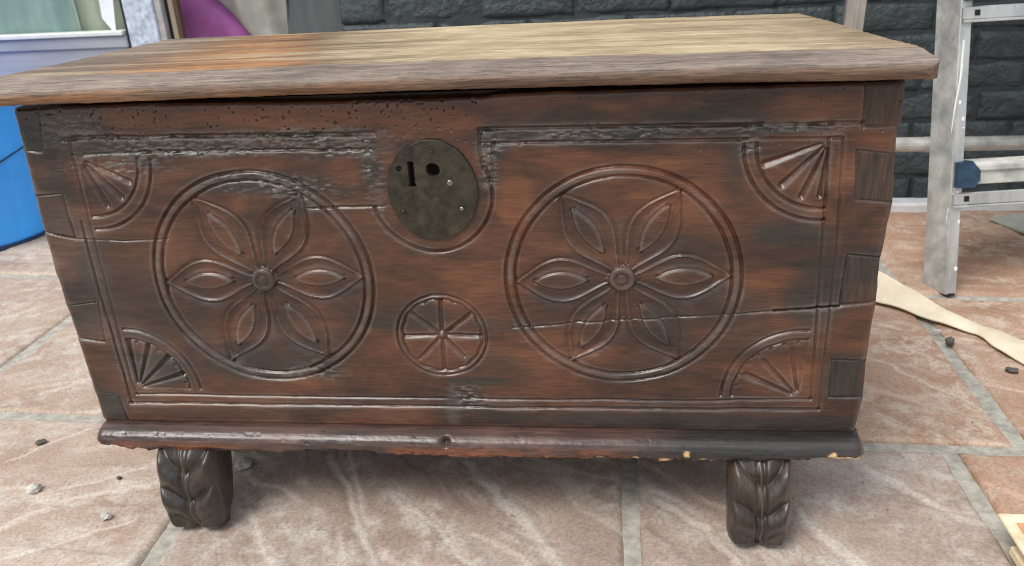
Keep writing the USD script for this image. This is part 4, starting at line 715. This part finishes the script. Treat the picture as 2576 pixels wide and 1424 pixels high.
gi = np.arange(nx * ny).reshape(nx, ny); ring0 = np.concatenate([gi[:, 0], gi[-1, 1:], gi[::-1, -1][1:], gi[0, ::-1][1:-1]])
fs = [grid_faces(nx, ny)]; prev = ring0; base_n = len(topv); nr_ = len(ring0); a = np.arange(nr_); b = (a + 1) % nr_
dens = []
iq = np.linspace(0, len(insets) - 1, 31)[1:]; ii = np.array(insets)
for q_ in iq:
    ins, dz = np.interp(q_, np.arange(len(ii)), ii[:, 0]), np.interp(q_, np.arange(len(ii)), ii[:, 1])
    rg = rect_ring(ins, .35); tv.append(np.column_stack([rg, np.full(len(rg), dz)])); tt_.append(np.full(len(rg), q_))
    cur = base_n + a; base_n += nr_; qd = np.stack([prev, cur, cur[b], prev[b]], 1); fs += [qd[:, [0, 1, 2]], qd[:, [0, 2, 3]]]; prev = cur
lv = np.vstack(tv); lt = np.concatenate(tt_)
c0 = len(lv); lv = np.vstack([lv, [[.45, .185, -.0248]]]); lt = np.r_[lt, 10]; fs.append(np.stack([prev[b], prev, np.full(nr_, c0)], 1)[:, ::-1])
lf = np.vstack(fs); x, y, z = lv.T
# right end rounds over towards the front corner
cr = np.hypot(np.clip((x - (LX1 - .018)) / .018, 0, 9), np.clip(((LY0 + .022) - y) / .022, 0, 9)); cf = np.clip(cr, 1, 9); in_c = (x > LX1 - .018) & (y < LY0 + .022)
x = np.where(in_c, LX1 - .018 + (x - (LX1 - .018)) / cf, x); y = np.where(in_c, LY0 + .022 + (y - (LY0 + .022)) / cf, y)
x = x - ss(x, .5, .92) * .030 * np.clip(y / .40, 0, 1)
bow = .4205 + (1 - .8 * np.clip(y / .4, 0, 1)) * (-.4205 + np.interp(x, [-.02, .25, .5, .75, .93], [.4205, .4225, .4235, .4215, .4185]))
edge_f = ss(lt, .5, 3.0)
nz_ = n3(x, y, (3.2, 12), 1, 3, 2) - .5
z = z + bow - .026 * np.clip(y, 0, 1) + .0022 * nz_ * (1 - .6 * edge_f) + .0012 * (n3(x, y, (14, 180), 2, 3, 4) - .5)
ew = n3(x, z * 3, (16, 40), 3, 4, 6) - .5; y = y + (lt > .3) * (lt < 9) * np.where(y < .01, .0030 * ew, 0); z = z + (lt > .3) * .0012 * (n3(x, lt, (18, .8), 5, 4, 9) - .5) * np.where(y < .02, 1, 0)
fine_ = (n3(x, y * 3 + lt * .02, (120, 120), 7, 3, 3) - .5); fine2 = n3(x, y * 2.2 + lt * .006, (190, 420), 3, 3, 8) - .5; z += .0008 * fine_ * edge_f + .0012 * fine2 * edge_f
lv = np.stack([x, y, z], 1)
n_ = np.cross(lv[lf[:1000, 1]] - lv[lf[:1000, 0]], lv[lf[:1000, 2]] - lv[lf[:1000, 0]]).sum(0)
if n_[2] < 0: lf = lf[:, ::-1]
top_m = 1 - ss(lt, .3, .9)
stk = n3(x, y, (3, 70), 4.4, 4, 5); bnd = x - (.335 - .30 * y) + .02 * (stk - .5) * 3  # lid top changes from orange to cream along this slanted boundary
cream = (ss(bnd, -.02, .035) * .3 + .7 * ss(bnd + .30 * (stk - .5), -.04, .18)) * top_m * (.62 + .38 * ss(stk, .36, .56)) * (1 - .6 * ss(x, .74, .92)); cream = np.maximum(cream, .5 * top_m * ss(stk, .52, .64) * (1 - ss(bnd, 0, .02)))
orange = (1 - ss(bnd + .10 * (stk - .5), -.05, .03)) * top_m * ss(x, .04, .16) * (.4 + .6 * ss(n3(x, y, (5, 60), 9.4, 4, 7), .40, .55))
orange = np.maximum(orange, .6 * ss(lt, 4.2, 5.5) * (1 - ss(x, .30, .48)) * ss(n3(x, lt, (14, 1), 2, 3, 3), .4, .6))
greyb = np.clip(ss(lt, .25, .9) * (1 - ss(lt, 3.6, 5.0)) * .95 + top_m * (1 - ss(x, .02, .18)) * .5, 0, 1)
knot = np.exp(-(((x - .745) / .018) ** 2 + ((y - .285 - LY1 * 0) / .02) ** 2))
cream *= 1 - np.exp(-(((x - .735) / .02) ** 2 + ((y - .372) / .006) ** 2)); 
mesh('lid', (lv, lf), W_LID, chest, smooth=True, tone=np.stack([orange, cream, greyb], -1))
